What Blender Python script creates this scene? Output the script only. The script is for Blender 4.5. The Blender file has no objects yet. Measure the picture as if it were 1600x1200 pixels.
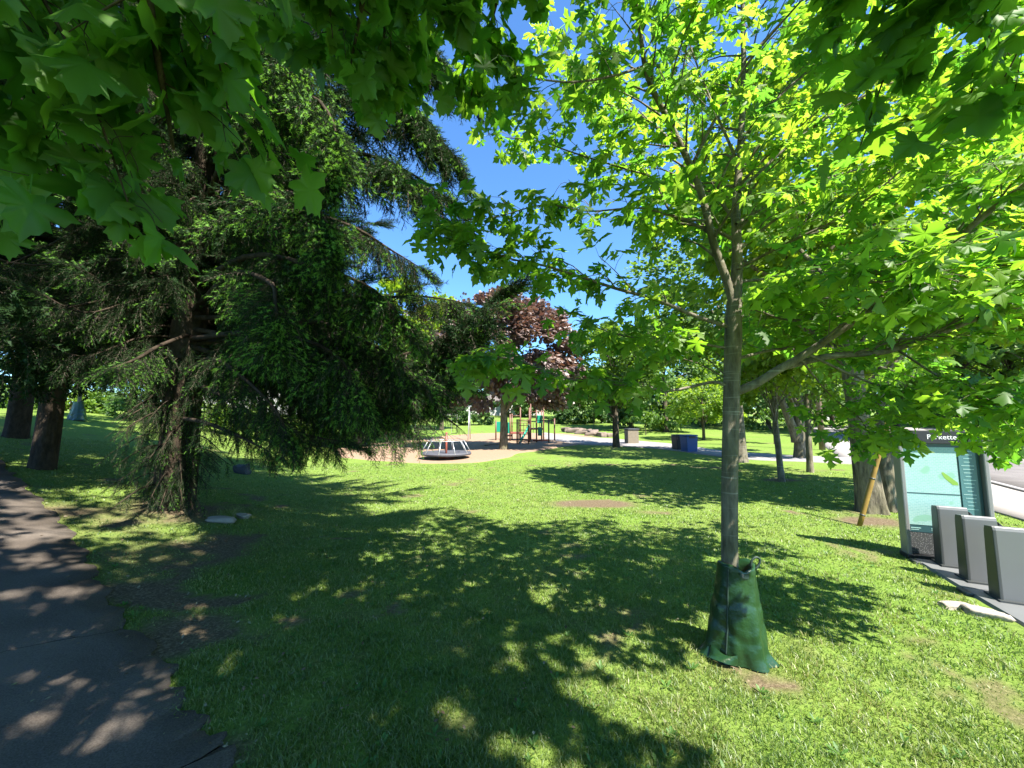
import bpy, math, random
import numpy as np
from mathutils import Vector

random.seed(7)
RG = np.random.default_rng(11)
R = math.radians
scn = bpy.context.scene
COL = scn.collection

# ------------------------------------------------------------------ camera, sky, sun, exposure
EYE = 1.8
PITCH = R(5.2)
FPX = 601.0
cam_d = bpy.data.cameras.new('camera')
cam = bpy.data.objects.new('camera', cam_d)
COL.objects.link(cam)
cam.location = (0, 0, EYE)
cam.rotation_euler = (R(90) + PITCH, 0, 0)
cam_d.sensor_width = 36.0
cam_d.lens = FPX / 1600 * 36.0
cam_d.clip_start = 0.05
cam_d.clip_end = 2000
scn.camera = cam

SUN_EL = R(54)
SUN_AZ = (0.66, -0.75)                      # horizontal direction TOWARDS the sun (right, behind the viewer)
n_ = math.hypot(*SUN_AZ)
SUNV = Vector((SUN_AZ[0] / n_ * math.cos(SUN_EL), SUN_AZ[1] / n_ * math.cos(SUN_EL), math.sin(SUN_EL)))
sun_d = bpy.data.lights.new('sun', 'SUN')
sun_d.energy = 5.0
sun_d.angle = R(0.53)
sun_d.color = (1.0, 0.945, 0.85)
sun = bpy.data.objects.new('sun', sun_d)
COL.objects.link(sun)
sun.rotation_euler = SUNV.to_track_quat('Z', 'Y').to_euler()

world = bpy.data.worlds.new('World')
scn.world = world
world.use_nodes = True
wn = world.node_tree
sky = wn.nodes.new('ShaderNodeTexSky')
sky.sky_type = 'NISHITA'
sky.sun_disc = False
sky.sun_elevation = SUN_EL
sky.sun_rotation = math.atan2(SUN_AZ[0], SUN_AZ[1])
sky.air_density = 1.0
sky.dust_density = 0.0
sky.ozone_density = 6.0
bg = wn.nodes['Background']
tint = wn.nodes.new('ShaderNodeMix'); tint.data_type = 'RGBA'; tint.blend_type = 'MULTIPLY'
tint.inputs[0].default_value = 1.0; tint.inputs[7].default_value = (.62, .85, 1.0, 1)
wn.links.new(sky.outputs[0], tint.inputs[6]); wn.links.new(tint.outputs[2], bg.inputs[0])
bg.inputs[1].default_value = 0.10

scn.view_settings.view_transform = 'Standard'
scn.view_settings.look = 'None'
scn.view_settings.exposure = 1.9
scn.view_settings.gamma = 1.0
cy = scn.cycles
cy.use_denoising = True
cy.max_bounces = 10
cy.diffuse_bounces = 6
cy.glossy_bounces = 2
cy.transmission_bounces = 8
cy.transparent_max_bounces = 6
cy.sample_clamp_indirect = 6.0
cy.use_adaptive_sampling = True
cy.adaptive_threshold = 0.01

# ------------------------------------------------------------------ terrain and picking points
def sstep(a, b, x):
    t = np.clip((np.asarray(x, float) - a) / (b - a), 0, 1)
    return t * t * (3 - 2 * t)

def H(x, y):
    """height of the ground"""
    x = np.asarray(x, float); y = np.asarray(y, float)
    d = (x + 3) * -0.92 + (y - 4) * -0.39
    s = 0.5 * (d + np.sqrt(d * d + 0.8)) - 0.05
    left = 0.205 * np.clip(s, 0, None)
    left = 2.3 - np.log1p(np.exp((2.3 - left) * 5)) / 5
    left = np.clip(left, 0, None) * sstep(-3, 2, y)
    f = y - 30
    far = 0.045 * 0.5 * (f + np.sqrt(f * f + 16)) * sstep(6, 30, y)
    far = np.minimum(far, 7)
    bump = 0.012 * np.sin(1.7 * x + 0.6 * y) * np.sin(1.1 * y - 0.5 * x) + 0.03 * np.sin(.33 * x + 1) * np.sin(.41 * y)
    return left + far + bump * sstep(1.0, 4, np.hypot(x, y))

def ray(px, py):
    X = (px - 800) / FPX; Y = (600 - py) / FPX
    return np.array([X, math.cos(PITCH) - Y * math.sin(PITCH), math.sin(PITCH) + Y * math.cos(PITCH)])

def at(px, py, d):
    """the point seen at (px, py) at distance d along +y"""
    r = ray(px, py)
    return np.array([0, 0, EYE]) + r * (d / r[1])

def gp(px, py):
    """the point of the ground seen at (px, py)"""
    r = ray(px, py)
    t = 0.5
    while t < 200:
        p = np.array([0, 0, EYE]) + r * t
        if p[2] <= H(p[0], p[1]):
            break
        t *= 1.004
    return np.array([p[0], p[1], float(H(p[0], p[1]))])

def proj(P):
    P = np.atleast_2d(P) - np.array([0, 0, EYE])
    f = P[:, 1] * math.cos(PITCH) + P[:, 2] * math.sin(PITCH)
    u = -P[:, 1] * math.sin(PITCH) + P[:, 2] * math.cos(PITCH)
    f = np.where(f < 0.01, 0.01, f)
    return 800 + P[:, 0] / f * FPX, 600 - u / f * FPX, f

# ------------------------------------------------------------------ object helpers
LOCAL = set()                                # things whose parts are written in the thing's own space

def link(name, me, mats, parent=None, smooth=False, loc=None):
    o = bpy.data.objects.new(name, me)
    COL.objects.link(o)
    for m in (mats if isinstance(mats, (list, tuple)) else [mats]):
        me.materials.append(m)
    if smooth:
        me.polygons.foreach_set('use_smooth', np.ones(len(me.polygons), bool))
    if parent is not None:
        o.parent = parent
        if parent.type == 'EMPTY' and parent.name not in LOCAL:
            o.location = -Vector(parent.location)
    return o

def tag(o, label=None, cat=None, group=None, kind=None):
    if label: o['label'] = label
    if cat: o['category'] = cat
    if group: o['group'] = group
    if kind: o['kind'] = kind
    return o

def thing(name, loc, label, cat, group=None):
    o = bpy.data.objects.new(name, None)
    COL.objects.link(o)
    o.location = tuple(float(v) for v in loc)
    o.empty_display_size = 0.2
    return tag(o, label, cat, group)

def np_mesh(name, V, F, mat_idx=None):
    """V (n,3); F (m,k) all faces with k corners"""
    V = np.asarray(V, np.float32); F = np.asarray(F, np.int32)
    me = bpy.data.meshes.new(name)
    n, m, k = len(V), len(F), F.shape[1]
    me.vertices.add(n); me.vertices.foreach_set('co', V.ravel())
    me.loops.add(m * k); me.loops.foreach_set('vertex_index', F.ravel())
    me.polygons.add(m)
    me.polygons.foreach_set('loop_start', np.arange(0, m * k, k, dtype=np.int32))
    if mat_idx is not None:
        me.polygons.foreach_set('material_index', np.asarray(mat_idx, np.int32))
    me.update(calc_edges=True)
    return me

class MB:
    """collects polygons (with a material index) for one mesh"""
    def __init__(s): s.v = []; s.f = []; s.m = []
    def add(s, V, F, mi=0):
        b = len(s.v)
        s.v += [tuple(map(float, p)) for p in V]
        s.f += [tuple(int(i) + b for i in f) for f in F]
        s.m += [mi] * len(F)
        return s
    def box(s, c, size, mi=0, rz=0.0, taper=1.0, tilt=None):
        x, y, z = [q / 2 for q in size]
        V = []
        for dz, k in ((-z, 1.0), (z, taper)):
            for dx, dy in ((-x, -y), (x, -y), (x, y), (-x, y)):
                p = [dx * k, dy * k, dz]
                if tilt: p[0] += dz * tilt[0]; p[1] += dz * tilt[1]
                cx = p[0] * math.cos(rz) - p[1] * math.sin(rz)
                cyy = p[0] * math.sin(rz) + p[1] * math.cos(rz)
                V.append((c[0] + cx, c[1] + cyy, c[2] + p[2]))
        return s.add(V, [(3, 2, 1, 0), (4, 5, 6, 7), (0, 1, 5, 4), (1, 2, 6, 5), (2, 3, 7, 6), (3, 0, 4, 7)], mi)
    def tube(s, pts, rad, n=8, mi=0, caps=True):
        V, F = tube_arrays(pts, rad, n)
        s.add(V, F, mi)
        if caps:
            b = len(s.v) - len(V)
            s.f.append(tuple(b + i for i in range(n))[::-1]); s.m.append(mi)
            e = b + len(V) - n
            s.f.append(tuple(e + i for i in range(n))); s.m.append(mi)
        return s
    def build(s, name, mats, parent=None, smooth=False, bevel=0):
        me = bpy.data.meshes.new(name)
        me.from_pydata(s.v, [], s.f)
        me.polygons.foreach_set('material_index', np.array(s.m, np.int32))
        me.update()
        o = link(name, me, mats, parent, smooth)
        if bevel:
            md = o.modifiers.new('bevel', 'BEVEL'); md.width = bevel; md.segments = 2; md.limit_method = 'ANGLE'
        return o

def tube_arrays(pts, rad, n=8):
    P = np.asarray(pts, float); k = len(P)
    rad = np.broadcast_to(np.asarray(rad, float), (k,))
    T = np.gradient(P, axis=0)
    T /= np.linalg.norm(T, axis=1, keepdims=True) + 1e-9
    up = np.array([0, 0, 1.0]) if abs(T[0][2]) < 0.9 else np.array([1.0, 0, 0])
    u = np.cross(T[0], up); u /= np.linalg.norm(u)
    V = []
    a = np.arange(n) * 2 * math.pi / n
    for i in range(k):
        u = u - T[i] * u.dot(T[i]); u /= np.linalg.norm(u) + 1e-9
        w = np.cross(T[i], u)
        V.append(P[i] + rad[i] * (np.cos(a)[:, None] * u + np.sin(a)[:, None] * w))
    V = np.concatenate(V)
    F = []
    for i in range(k - 1):
        for j in range(n):
            j2 = (j + 1) % n
            F.append((i * n + j, i * n + j2, (i + 1) * n + j2, (i + 1) * n + j))
    return V, F

def smooth_pts(pts, n):
    """Catmull-Rom through pts, n samples"""
    P = np.asarray(pts, float)
    if len(P) == 2:
        t = np.linspace(0, 1, n)[:, None]
        return P[0] * (1 - t) + P[1] * t
    Q = np.vstack([2 * P[0] - P[1], P, 2 * P[-1] - P[-2]])
    out = []
    for t in np.linspace(0, len(P) - 1 - 1e-6, n):
        i = int(t); f = t - i
        a, b, c, d = Q[i], Q[i + 1], Q[i + 2], Q[i + 3]
        out.append(0.5 * ((2 * b) + (c - a) * f + (2 * a - 5 * b + 4 * c - d) * f * f + (3 * b - a - 3 * c + d) * f ** 3))
    return np.array(out)

# ------------------------------------------------------------------ materials
def newmat(name):
    m = bpy.data.materials.new(name); m.use_nodes = True
    nt = m.node_tree
    return m, nt, nt.nodes['Principled BSDF']

def plain(name, col, rough=0.6, metal=0.0, noise=0.0, scale=8.0, bump=0.0, bscale=None, spec=None):
    m, nt, b = newmat(name)
    b.inputs['Roughness'].default_value = rough
    b.inputs['Metallic'].default_value = metal
    if spec is not None: b.inputs['Specular IOR Level'].default_value = spec
    tc = nt.nodes.new('ShaderNodeTexCoord')
    n1 = nt.nodes.new('ShaderNodeTexNoise'); n1.inputs['Scale'].default_value = scale; n1.inputs['Detail'].default_value = 6
    nt.links.new(tc.outputs['Object'], n1.inputs['Vector'])
    mx = nt.nodes.new('ShaderNodeMix'); mx.data_type = 'RGBA'
    k = max(noise, 0.02)
    mx.inputs[6].default_value = tuple(c * (1 - k) for c in col) + (1,)
    mx.inputs[7].default_value = tuple(min(1, c * (1 + k)) for c in col) + (1,)
    nt.links.new(n1.outputs['Fac'], mx.inputs[0])
    nt.links.new(mx.outputs[2], b.inputs['Base Color'])
    if bump:
        n2 = nt.nodes.new('ShaderNodeTexNoise'); n2.inputs['Scale'].default_value = bscale or scale * 3; n2.inputs['Detail'].default_value = 5
        nt.links.new(tc.outputs['Object'], n2.inputs['Vector'])
        bp = nt.nodes.new('ShaderNodeBump'); bp.inputs['Strength'].default_value = bump; bp.inputs['Distance'].default_value = 0.02
        nt.links.new(n2.outputs['Fac'], bp.inputs['Height']); nt.links.new(bp.outputs[0], b.inputs['Normal'])
    return m

def bark(name, c1, c2, scale=(9, 9, 1.6), strength=0.9, rings=False):
    m, nt, b = newmat(name)
    b.inputs['Roughness'].default_value = 0.9
    b.inputs['Specular IOR Level'].default_value = 0.15
    tc = nt.nodes.new('ShaderNodeTexCoord')
    mp = nt.nodes.new('ShaderNodeMapping'); mp.inputs['Scale'].default_value = scale
    nt.links.new(tc.outputs['Object'], mp.inputs['Vector'])
    n1 = nt.nodes.new('ShaderNodeTexNoise'); n1.inputs['Scale'].default_value = 2.2; n1.inputs['Detail'].default_value = 9; n1.inputs['Roughness'].default_value = 0.65
    nt.links.new(mp.outputs[0], n1.inputs['Vector'])
    cr = nt.nodes.new('ShaderNodeValToRGB')
    cr.color_ramp.elements[0].position = 0.34; cr.color_ramp.elements[0].color = (*c1, 1)
    cr.color_ramp.elements[1].position = 0.66; cr.color_ramp.elements[1].color = (*c2, 1)
    nt.links.new(n1.outputs['Fac'], cr.inputs[0])
    col = cr.outputs[0]
    n3 = nt.nodes.new('ShaderNodeTexNoise'); n3.inputs['Scale'].default_value = 3.0; n3.inputs['Detail'].default_value = 3
    nt.links.new(tc.outputs['Object'], n3.inputs['Vector'])
    mx = nt.nodes.new('ShaderNodeMix'); mx.data_type = 'RGBA'; mx.blend_type = 'MULTIPLY'
    mx.inputs[0].default_value = 1
    c3 = nt.nodes.new('ShaderNodeValToRGB')
    c3.color_ramp.elements[0].position = .3; c3.color_ramp.elements[0].color = (.62, .66, .55, 1)
    c3.color_ramp.elements[1].position = .7; c3.color_ramp.elements[1].color = (1, 1, 1, 1)
    nt.links.new(n3.outputs['Fac'], c3.inputs[0])
    nt.links.new(col, mx.inputs[6]); nt.links.new(c3.outputs[0], mx.inputs[7])
    col = mx.outputs[2]
    h = n1.outputs['Fac']
    if rings:
        sp = nt.nodes.new('ShaderNodeMapping'); sp.inputs['Scale'].default_value = (1.2, 1.2, 30)
        nt.links.new(tc.outputs['Object'], sp.inputs['Vector'])
        n4 = nt.nodes.new('ShaderNodeTexNoise'); n4.inputs['Scale'].default_value = 1.6; n4.inputs['Detail'].default_value = 4
        nt.links.new(sp.outputs[0], n4.inputs['Vector'])
        c4 = nt.nodes.new('ShaderNodeValToRGB')
        c4.color_ramp.elements[0].position = .6; c4.color_ramp.elements[0].color = (0, 0, 0, 1)
        c4.color_ramp.elements[1].position = .72; c4.color_ramp.elements[1].color = (.55, .55, .55, 1)
        nt.links.new(n4.outputs['Fac'], c4.inputs[0])
        m4 = nt.nodes.new('ShaderNodeMix'); m4.data_type = 'RGBA'
        nt.links.new(c4.outputs[0], m4.inputs[0]); nt.links.new(col, m4.inputs[6])
        m4.inputs[7].default_value = (.42, .40, .34, 1)
        col = m4.outputs[2]
    nt.links.new(col, b.inputs['Base Color'])
    bp = nt.nodes.new('ShaderNodeBump'); bp.inputs['Strength'].default_value = strength; bp.inputs['Distance'].default_value = 0.03
    nt.links.new(h, bp.inputs['Height']); nt.links.new(bp.outputs[0], b.inputs['Normal'])
    return m

def leafmat(name, cols, trans, tw=0.45, rough=0.55, gloss=0.03):
    """thin leaf: diffuse + light passing through + a little sheen; the colour differs from leaf to leaf"""
    m = bpy.data.materials.new(name); m.use_nodes = True
    nt = m.node_tree; nt.nodes.clear()
    out = nt.nodes.new('ShaderNodeOutputMaterial')
    ge = nt.nodes.new('ShaderNodeNewGeometry')
    cr = nt.nodes.new('ShaderNodeValToRGB')
    el = cr.color_ramp.elements
    while len(el) < len(cols): el.new(0.5)
    for i, c in enumerate(cols):
        el[i].position = i / max(1, len(cols) - 1); el[i].color = (*c, 1)
    nt.links.new(ge.outputs['Random Per Island'], cr.inputs[0])
    ct = nt.nodes.new('ShaderNodeValToRGB')
    el = ct.color_ramp.elements
    while len(el) < len(trans): el.new(0.5)
    for i, c in enumerate(trans):
        el[i].position = i / max(1, len(trans) - 1); el[i].color = (*c, 1)
    nt.links.new(ge.outputs['Random Per Island'], ct.inputs[0])
    df = nt.nodes.new('ShaderNodeBsdfDiffuse'); nt.links.new(cr.outputs[0], df.inputs[0])
    tr = nt.nodes.new('ShaderNodeBsdfTranslucent'); nt.links.new(ct.outputs[0], tr.inputs[0])
    m1 = nt.nodes.new('ShaderNodeMixShader'); m1.inputs[0].default_value = tw
    nt.links.new(df.outputs[0], m1.inputs[1]); nt.links.new(tr.outputs[0], m1.inputs[2])
    gl = nt.nodes.new('ShaderNodeBsdfGlossy'); gl.inputs['Roughness'].default_value = rough
    m2 = nt.nodes.new('ShaderNodeMixShader'); m2.inputs[0].default_value = gloss
    nt.links.new(m1.outputs[0], m2.inputs[1]); nt.links.new(gl.outputs[0], m2.inputs[2])
    nt.links.new(m2.outputs[0], out.inputs[0])
    return m

M = {}
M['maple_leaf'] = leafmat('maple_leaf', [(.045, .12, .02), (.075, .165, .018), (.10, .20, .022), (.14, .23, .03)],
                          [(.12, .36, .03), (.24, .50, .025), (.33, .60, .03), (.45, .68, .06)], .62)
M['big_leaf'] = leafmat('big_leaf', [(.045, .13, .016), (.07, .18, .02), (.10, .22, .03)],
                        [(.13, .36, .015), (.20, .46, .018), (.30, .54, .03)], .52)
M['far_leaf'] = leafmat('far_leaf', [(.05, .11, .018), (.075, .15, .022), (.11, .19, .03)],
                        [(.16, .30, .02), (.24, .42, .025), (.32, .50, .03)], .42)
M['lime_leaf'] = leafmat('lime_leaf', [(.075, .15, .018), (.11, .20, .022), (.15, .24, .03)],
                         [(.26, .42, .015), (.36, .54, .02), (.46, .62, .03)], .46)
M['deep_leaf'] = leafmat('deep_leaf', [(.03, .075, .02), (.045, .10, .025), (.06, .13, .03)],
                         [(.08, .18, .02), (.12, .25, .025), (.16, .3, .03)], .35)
M['purple_leaf'] = leafmat('purple_leaf', [(.10, .06, .055), (.17, .115, .10), (.27, .19, .16)],
                           [(.12, .045, .03), (.18, .075, .04), (.2, .11, .06)], .35, gloss=.1)
M['needle'] = leafmat('needle', [(.014, .036, .014), (.022, .052, .017), (.033, .068, .02)],
                      [(.02, .05, .012), (.03, .07, .015), (.04, .08, .018)], .2, gloss=.008)
M['shoot'] = leafmat('shoot', [(.10, .24, .04), (.14, .30, .05), (.19, .36, .07)],
                     [(.14, .34, .03), (.2, .42, .04), (.26, .48, .05)], .4, gloss=.015)
M['bark_maple'] = bark('bark_maple', (.10, .085, .065), (.25, .22, .17), (9, 9, 2.0), .6, rings=True)
M['bark_dark'] = bark('bark_dark', (.045, .036, .028), (.15, .12, .09))
M['bark_spruce'] = bark('bark_spruce', (.028, .021, .016), (.078, .056, .04), (7, 7, 3.0), 1.0)
M['bark_old'] = bark('bark_old', (.07, .06, .045), (.28, .24, .17), (8, 8, 1.4), 1.0)
M['twig'] = plain('twig', (.09, .075, .055), .9, noise=.3, scale=20)

# ------------------------------------------------------------------ foliage building blocks
def frames(d, nrm):
    y = d / (np.linalg.norm(d, axis=1, keepdims=True) + 1e-9)
    z = nrm - (nrm * y).sum(1, keepdims=True) * y
    z /= np.linalg.norm(z, axis=1, keepdims=True) + 1e-9
    x = np.cross(y, z)
    return np.stack([x, y, z], axis=2)

def stamp(tv, tf, pos, Rm, sc):
    n, k = len(pos), len(tv)
    V = np.einsum('nij,kj->nki', Rm, tv) * np.asarray(sc)[:, None, None] + pos[:, None, :]
    F = tf[None, :, :] + (np.arange(n) * k)[:, None, None]
    return V.reshape(-1, 3), F.reshape(-1, tf.shape[1])

def leaf_template(half, petiole=0.45, fold=0.22, droop=0.22, centre=(0, .3)):
    out = [(0, 0)] + half + [(-x, y) for x, y in half[::-1] if abs(x) > 1e-6]
    pts = [centre] + out
    V = [(x, y, -fold * abs(x) - droop * y * y + 0.05 * math.sin(9 * x + 4 * y)) for x, y in pts]
    n = len(out)
    F = [(0, 1 + i, 1 + (i + 1) % n) for i in range(n)]
    if petiole:
        b = len(V)
        V += [(-.012, -petiole, .10), (.012, -petiole, .10), (.012, 0.0, 0), (-.012, 0.0, 0)]
        F += [(b, b + 1, b + 2), (b, b + 2, b + 3), (1, b + 2, b + 3)]
        V = [(x, y + petiole, z) for x, y, z in V]
    return np.array(V), np.array(F)

DEEP = [(.10, -.07), (.26, -.10), (.42, -.13), (.36, -.02), (.27, .06), (.17, .12), (.30, .15), (.40, .13), (.47, .24), (.66, .36),
        (.54, .40), (.47, .50), (.38, .42), (.25, .38), (.13, .36), (.16, .52), (.32, .60), (.24, .66), (.22, .76), (.10, .80), (0, 1.0)]
BROAD = [(.14, -.08), (.30, -.14), (.46, -.10), (.38, .02), (.34, .10), (.50, .12), (.60, .22), (.74, .34), (.58, .38), (.52, .50),
         (.42, .46), (.30, .44), (.34, .58), (.38, .68), (.25, .70), (.18, .82), (.08, .84), (0, 1.0)]
LEAF_DEEP = [leaf_template(DEEP, .45, f, d) for f, d in ((.20, .20), (.05, .42), (.38, .10), (-.12, .30), (.28, .55))]
LEAF_BROAD = [leaf_template(BROAD, .45, f, d) for f, d in ((.22, .20), (.05, .45), (.42, .15), (-.15, .35), (.30, .60))]
FAR_V = np.array([(0, 0, 0), (.42, .35, -.08), (.28, .75, -.1), (0, 1, -.22), (-.28, .75, -.1), (-.42, .35, -.08), (0, .45, .02)])
FAR_F = np.array([(6, 0, 1), (6, 1, 2), (6, 2, 3), (6, 3, 4), (6, 4, 5), (6, 5, 0)])
DIA_V = np.array([(0, 0, 0), (.4, .5, -.1), (0, 1, -.2), (-.4, .5, -.1)])
DIA_F = np.array([(0, 1, 2), (0, 2, 3)])

def unit(v):
    return v / (np.linalg.norm(v, axis=-1, keepdims=True) + 1e-9)

def leaf_mesh(name, pos, out, size, tmpl, rng, tilt=.5, droop=.35):
    n = len(pos)
    d = unit(out + rng.normal(0, .45, (n, 3)) + np.array([0, 0, -droop]))
    nr = unit(np.array([0, 0, 1.0]) + rng.normal(0, tilt, (n, 3)))
    sc = size * rng.uniform(.55, 1.25, n)
    Rm = frames(d, nr)
    if isinstance(tmpl, list):
        Vs, Fs, o = [], [], 0
        for i, t in enumerate(tmpl):
            q = slice(i, None, len(tmpl))
            V, F = stamp(t[0], t[1], pos[q], Rm[q], sc[q])
            Vs.append(V); Fs.append(F + o); o += len(V)
        return np_mesh(name, np.concatenate(Vs), np.concatenate(Fs))
    V, F = stamp(tmpl[0], tmpl[1], pos, Rm, sc)
    return np_mesh(name, V, F)

def grow(rng, pts, r0, r1, tubes, leaves, level, spread=1.0, leaf_step=.075, seg=None, sub_len=(.35, .9), n_sub=None, start=.2, lift=.15, flat=1.0):
    """a limb with side twigs (and twigs on those), leaves in pairs along the twigs"""
    P = smooth_pts(pts, seg or max(6, len(pts) * 4))
    rad = np.linspace(r0, r1, len(P))
    tubes.append((P, rad, 8 if r0 > .012 else 5 if r0 > .005 else 3))
    L = np.linalg.norm(np.diff(P, axis=0), axis=1).sum()
    if level == 0:
        k = max(3, int(L / leaf_step))
        for t in np.linspace(.12, 1, k):
            i = min(len(P) - 2, int(t * (len(P) - 1)))
            p = P[i] + (P[i + 1] - P[i]) * (t * (len(P) - 1) - i)
            tg = unit(P[i + 1] - P[i])
            sd = np.cross(tg, [0, 0, 1.0]); sd = unit(sd)
            for s in (-1, 1):
                leaves.append((p, sd * s * .9 + tg * .6))
        leaves.append((P[-1], unit(P[-1] - P[-2])))
        return
    n = n_sub if n_sub is not None else max(3, int(L / .22))
    side = 1
    for t in np.linspace(start, 1.0, n):
        i = min(len(P) - 2, int(t * (len(P) - 1)))
        p = P[i]; tg = unit(P[i + 1] - P[i])
        sd = unit(np.cross(tg, [0, 0, 1.0])) * side; side = -side
        d = unit(tg * rng.uniform(.5, 1.0) + sd * rng.uniform(.5, 1.1) * spread + np.array([0, 0, rng.uniform(-.25, .5) * flat + lift]))
        l = rng.uniform(*sub_len) * (1.15 - .5 * t)
        q = [p, p + d * l * .5 + np.array([0, 0, .02]), p + d * l + np.array([0, 0, -.10 * l]) + rng.normal(0, .04, 3)]
        rr = max(.0022, rad[i] * .45)
        grow(rng, q, rr, .0016, tubes, leaves, level - 1, spread, leaf_step, 6, (sub_len[0] * .55, sub_len[1] * .55), None, .25, lift, flat)

def tubes_mesh(name, tubes):
    Vs, Fs, b = [], [], 0
    for P, rad, n in tubes:
        V, F = tube_arrays(P, rad, n)
        Vs.append(V); Fs.append(np.array(F) + b); b += len(V)
    return np_mesh(name, np.concatenate(Vs), np.concatenate(Fs))

def trunk_mesh(name, pts, rads, n=20, rough=.06, flare=.35, seed=0, seg=40):
    """tapered trunk with an uneven surface and a root flare at the foot"""
    P = smooth_pts(pts, seg)
    rr = np.interp(np.linspace(0, 1, seg), np.linspace(0, 1, len(rads)), rads)
    V, F = tube_arrays(P, rr, n)
    V = V.reshape(seg, n, 3)
    a = np.arange(n) * 2 * math.pi / n
    hgt = np.linalg.norm(P - P[0], axis=1)
    for i in range(seg):
        fl = flare * math.exp(-hgt[i] / (rads[0] * 1.6))
        k = 1 + fl * (1 + .5 * np.sin(a * 5 + seed)) + rough * (np.sin(a * 3 + seed + hgt[i] * 1.3) + .6 * np.sin(a * 7 - hgt[i] * 2.1 + seed))
        V[i] = P[i] + (V[i] - P[i]) * k[:, None]
    return np_mesh(name, V.reshape(-1, 3), np.array(F))

def broadleaf(name, base, h, crown, n_leaf, size, leaf, label, cat='tree', group=None, trunk_r=.2, lean=(0, 0), barkm='bark_dark', seed=1,
              clumps=70, clump_r=.55, tmpl=None, limbs=7, trunk_top=None, extra_stem=None, trunk_n=14, hollow=.55):
    """deciduous tree: tapered trunk, limbs reaching into the crown, crown of many leaves in uneven clumps.
    crown: list of (cx, cy, cz, rx, ry, rz) relative to the base"""
    rng = np.random.default_rng(seed)
    base = np.asarray(base, float)
    t = thing(name, base, label, cat, group)
    top = trunk_top or h * .8
    b0 = base - np.array([0, 0, .12])
    tp = [b0, base + np.array([lean[0] * .3, lean[1] * .3, top * .33]), base + np.array([lean[0] * .75 + rng.normal(0, .04), lean[1] * .75, top * .7]), base + np.array([lean[0], lean[1], top])]
    link('trunk', trunk_mesh('trunk', tp, [trunk_r, trunk_r * .82, trunk_r * .5, trunk_r * .16], trunk_n, seed=seed), M[barkm], t, True)
    if extra_stem is not None:
        sp = [b0 + np.array(extra_stem[0])] + [base + np.array(q) for q in extra_stem[1:]]
        link('trunk', trunk_mesh('trunk', sp, [trunk_r * .8, trunk_r * .7, trunk_r * .4, trunk_r * .12], trunk_n, seed=seed + 3), M[barkm], t, True)
    C = np.array(crown, float)
    w = C[:, 3] * C[:, 4] * C[:, 5]; w /= w.sum()
    tubes = []
    cen = []
    idx = rng.choice(len(C), clumps, p=w)
    u = unit(rng.normal(size=(clumps, 3)))
    r = rng.uniform(hollow, 1.0, clumps) ** .6
    cen = C[idx, :3] + u * r[:, None] * C[idx, 3:6] * rng.uniform(.85, 1.08, (clumps, 1))
    cw = rng.uniform(.4, 1.6, clumps); cw /= cw.sum()
    li = rng.choice(clumps, n_leaf, p=cw)
    crad = clump_r * rng.uniform(.6, 1.35, clumps)
    lp = cen[li] + unit(rng.normal(size=(n_leaf, 3))) * (rng.uniform(0, 1, n_leaf) ** .5)[:, None] * crad[li][:, None] * np.array([1.15, 1.15, .62])
    out = lp - cen[li] * .6 - np.array([0, 0, C[:, 2].mean()]) * .4
    order = rng.permutation(clumps)[:limbs * 3]
    T = smooth_pts(tp, 30)
    for j, ci in enumerate(order):
        tgt = base + cen[ci]
        hz = np.clip(cen[ci][2] * .75 - rng.uniform(0, .15) * h, top * .28, top * .97)
        k = int(np.clip(hz / top * 29, 4, 28))
        s = T[k]
        mid = s * .5 + tgt * .5 + np.array([0, 0, .04 * h]) + rng.normal(0, .02 * h, 3)
        tubes.append((smooth_pts([s, mid, tgt], 7), np.linspace(trunk_r * (.34 if j < limbs else .18), trunk_r * .05, 7), 6))
    link('branches', tubes_mesh('branches', tubes), M[barkm], t, True)
    me = leaf_mesh('crown', base + lp, out, size, tmpl or (FAR_V, FAR_F), rng, .55, .35)
    link('crown', me, M[leaf], t)
    return t

# ================================================================== THE SETTING
def poly_world(px_pts):
    return np.array([gp(*p)[:2] for p in px_pts])

def strip(name, left, right, mat, off=.02, n=80, m=10, kind='structure'):
    """a sheet between two lines on the ground, following the terrain"""
    A = smooth_pts(np.c_[left, np.zeros(len(left))], n)[:, :2]
    B = smooth_pts(np.c_[right, np.zeros(len(right))], n)[:, :2]
    V = []
    for i in range(n):
        for j in range(m + 1):
            t = 0 if j == 0 else 1 if j == m else .004 + .992 * (j - 1) / (m - 2)
            p = A[i] * (1 - t) + B[i] * t
            V.append((p[0], p[1], float(H(*p)) + off - (.05 if j in (0, m) else 0)))
    F = [(i * (m + 1) + j, i * (m + 1) + j + 1, (i + 1) * (m + 1) + j + 1, (i + 1) * (m + 1) + j) for i in range(n - 1) for j in range(m)]
    me = np_mesh(name, V, F)
    o = link(name, me, mat, None, True)
    return tag(o, kind=kind), A, B

def inside(poly, x, y):
    poly = np.asarray(poly); r = np.zeros(np.shape(x), bool)
    j = len(poly) - 1
    for i in range(len(poly)):
        xi, yi = poly[i]; xj, yj = poly[j]
        c = ((yi > y) != (yj > y)) & (x < (xj - xi) * (y - yi) / (yj - yi + 1e-12) + xi)
        r ^= c; j = i
    return r

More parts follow.
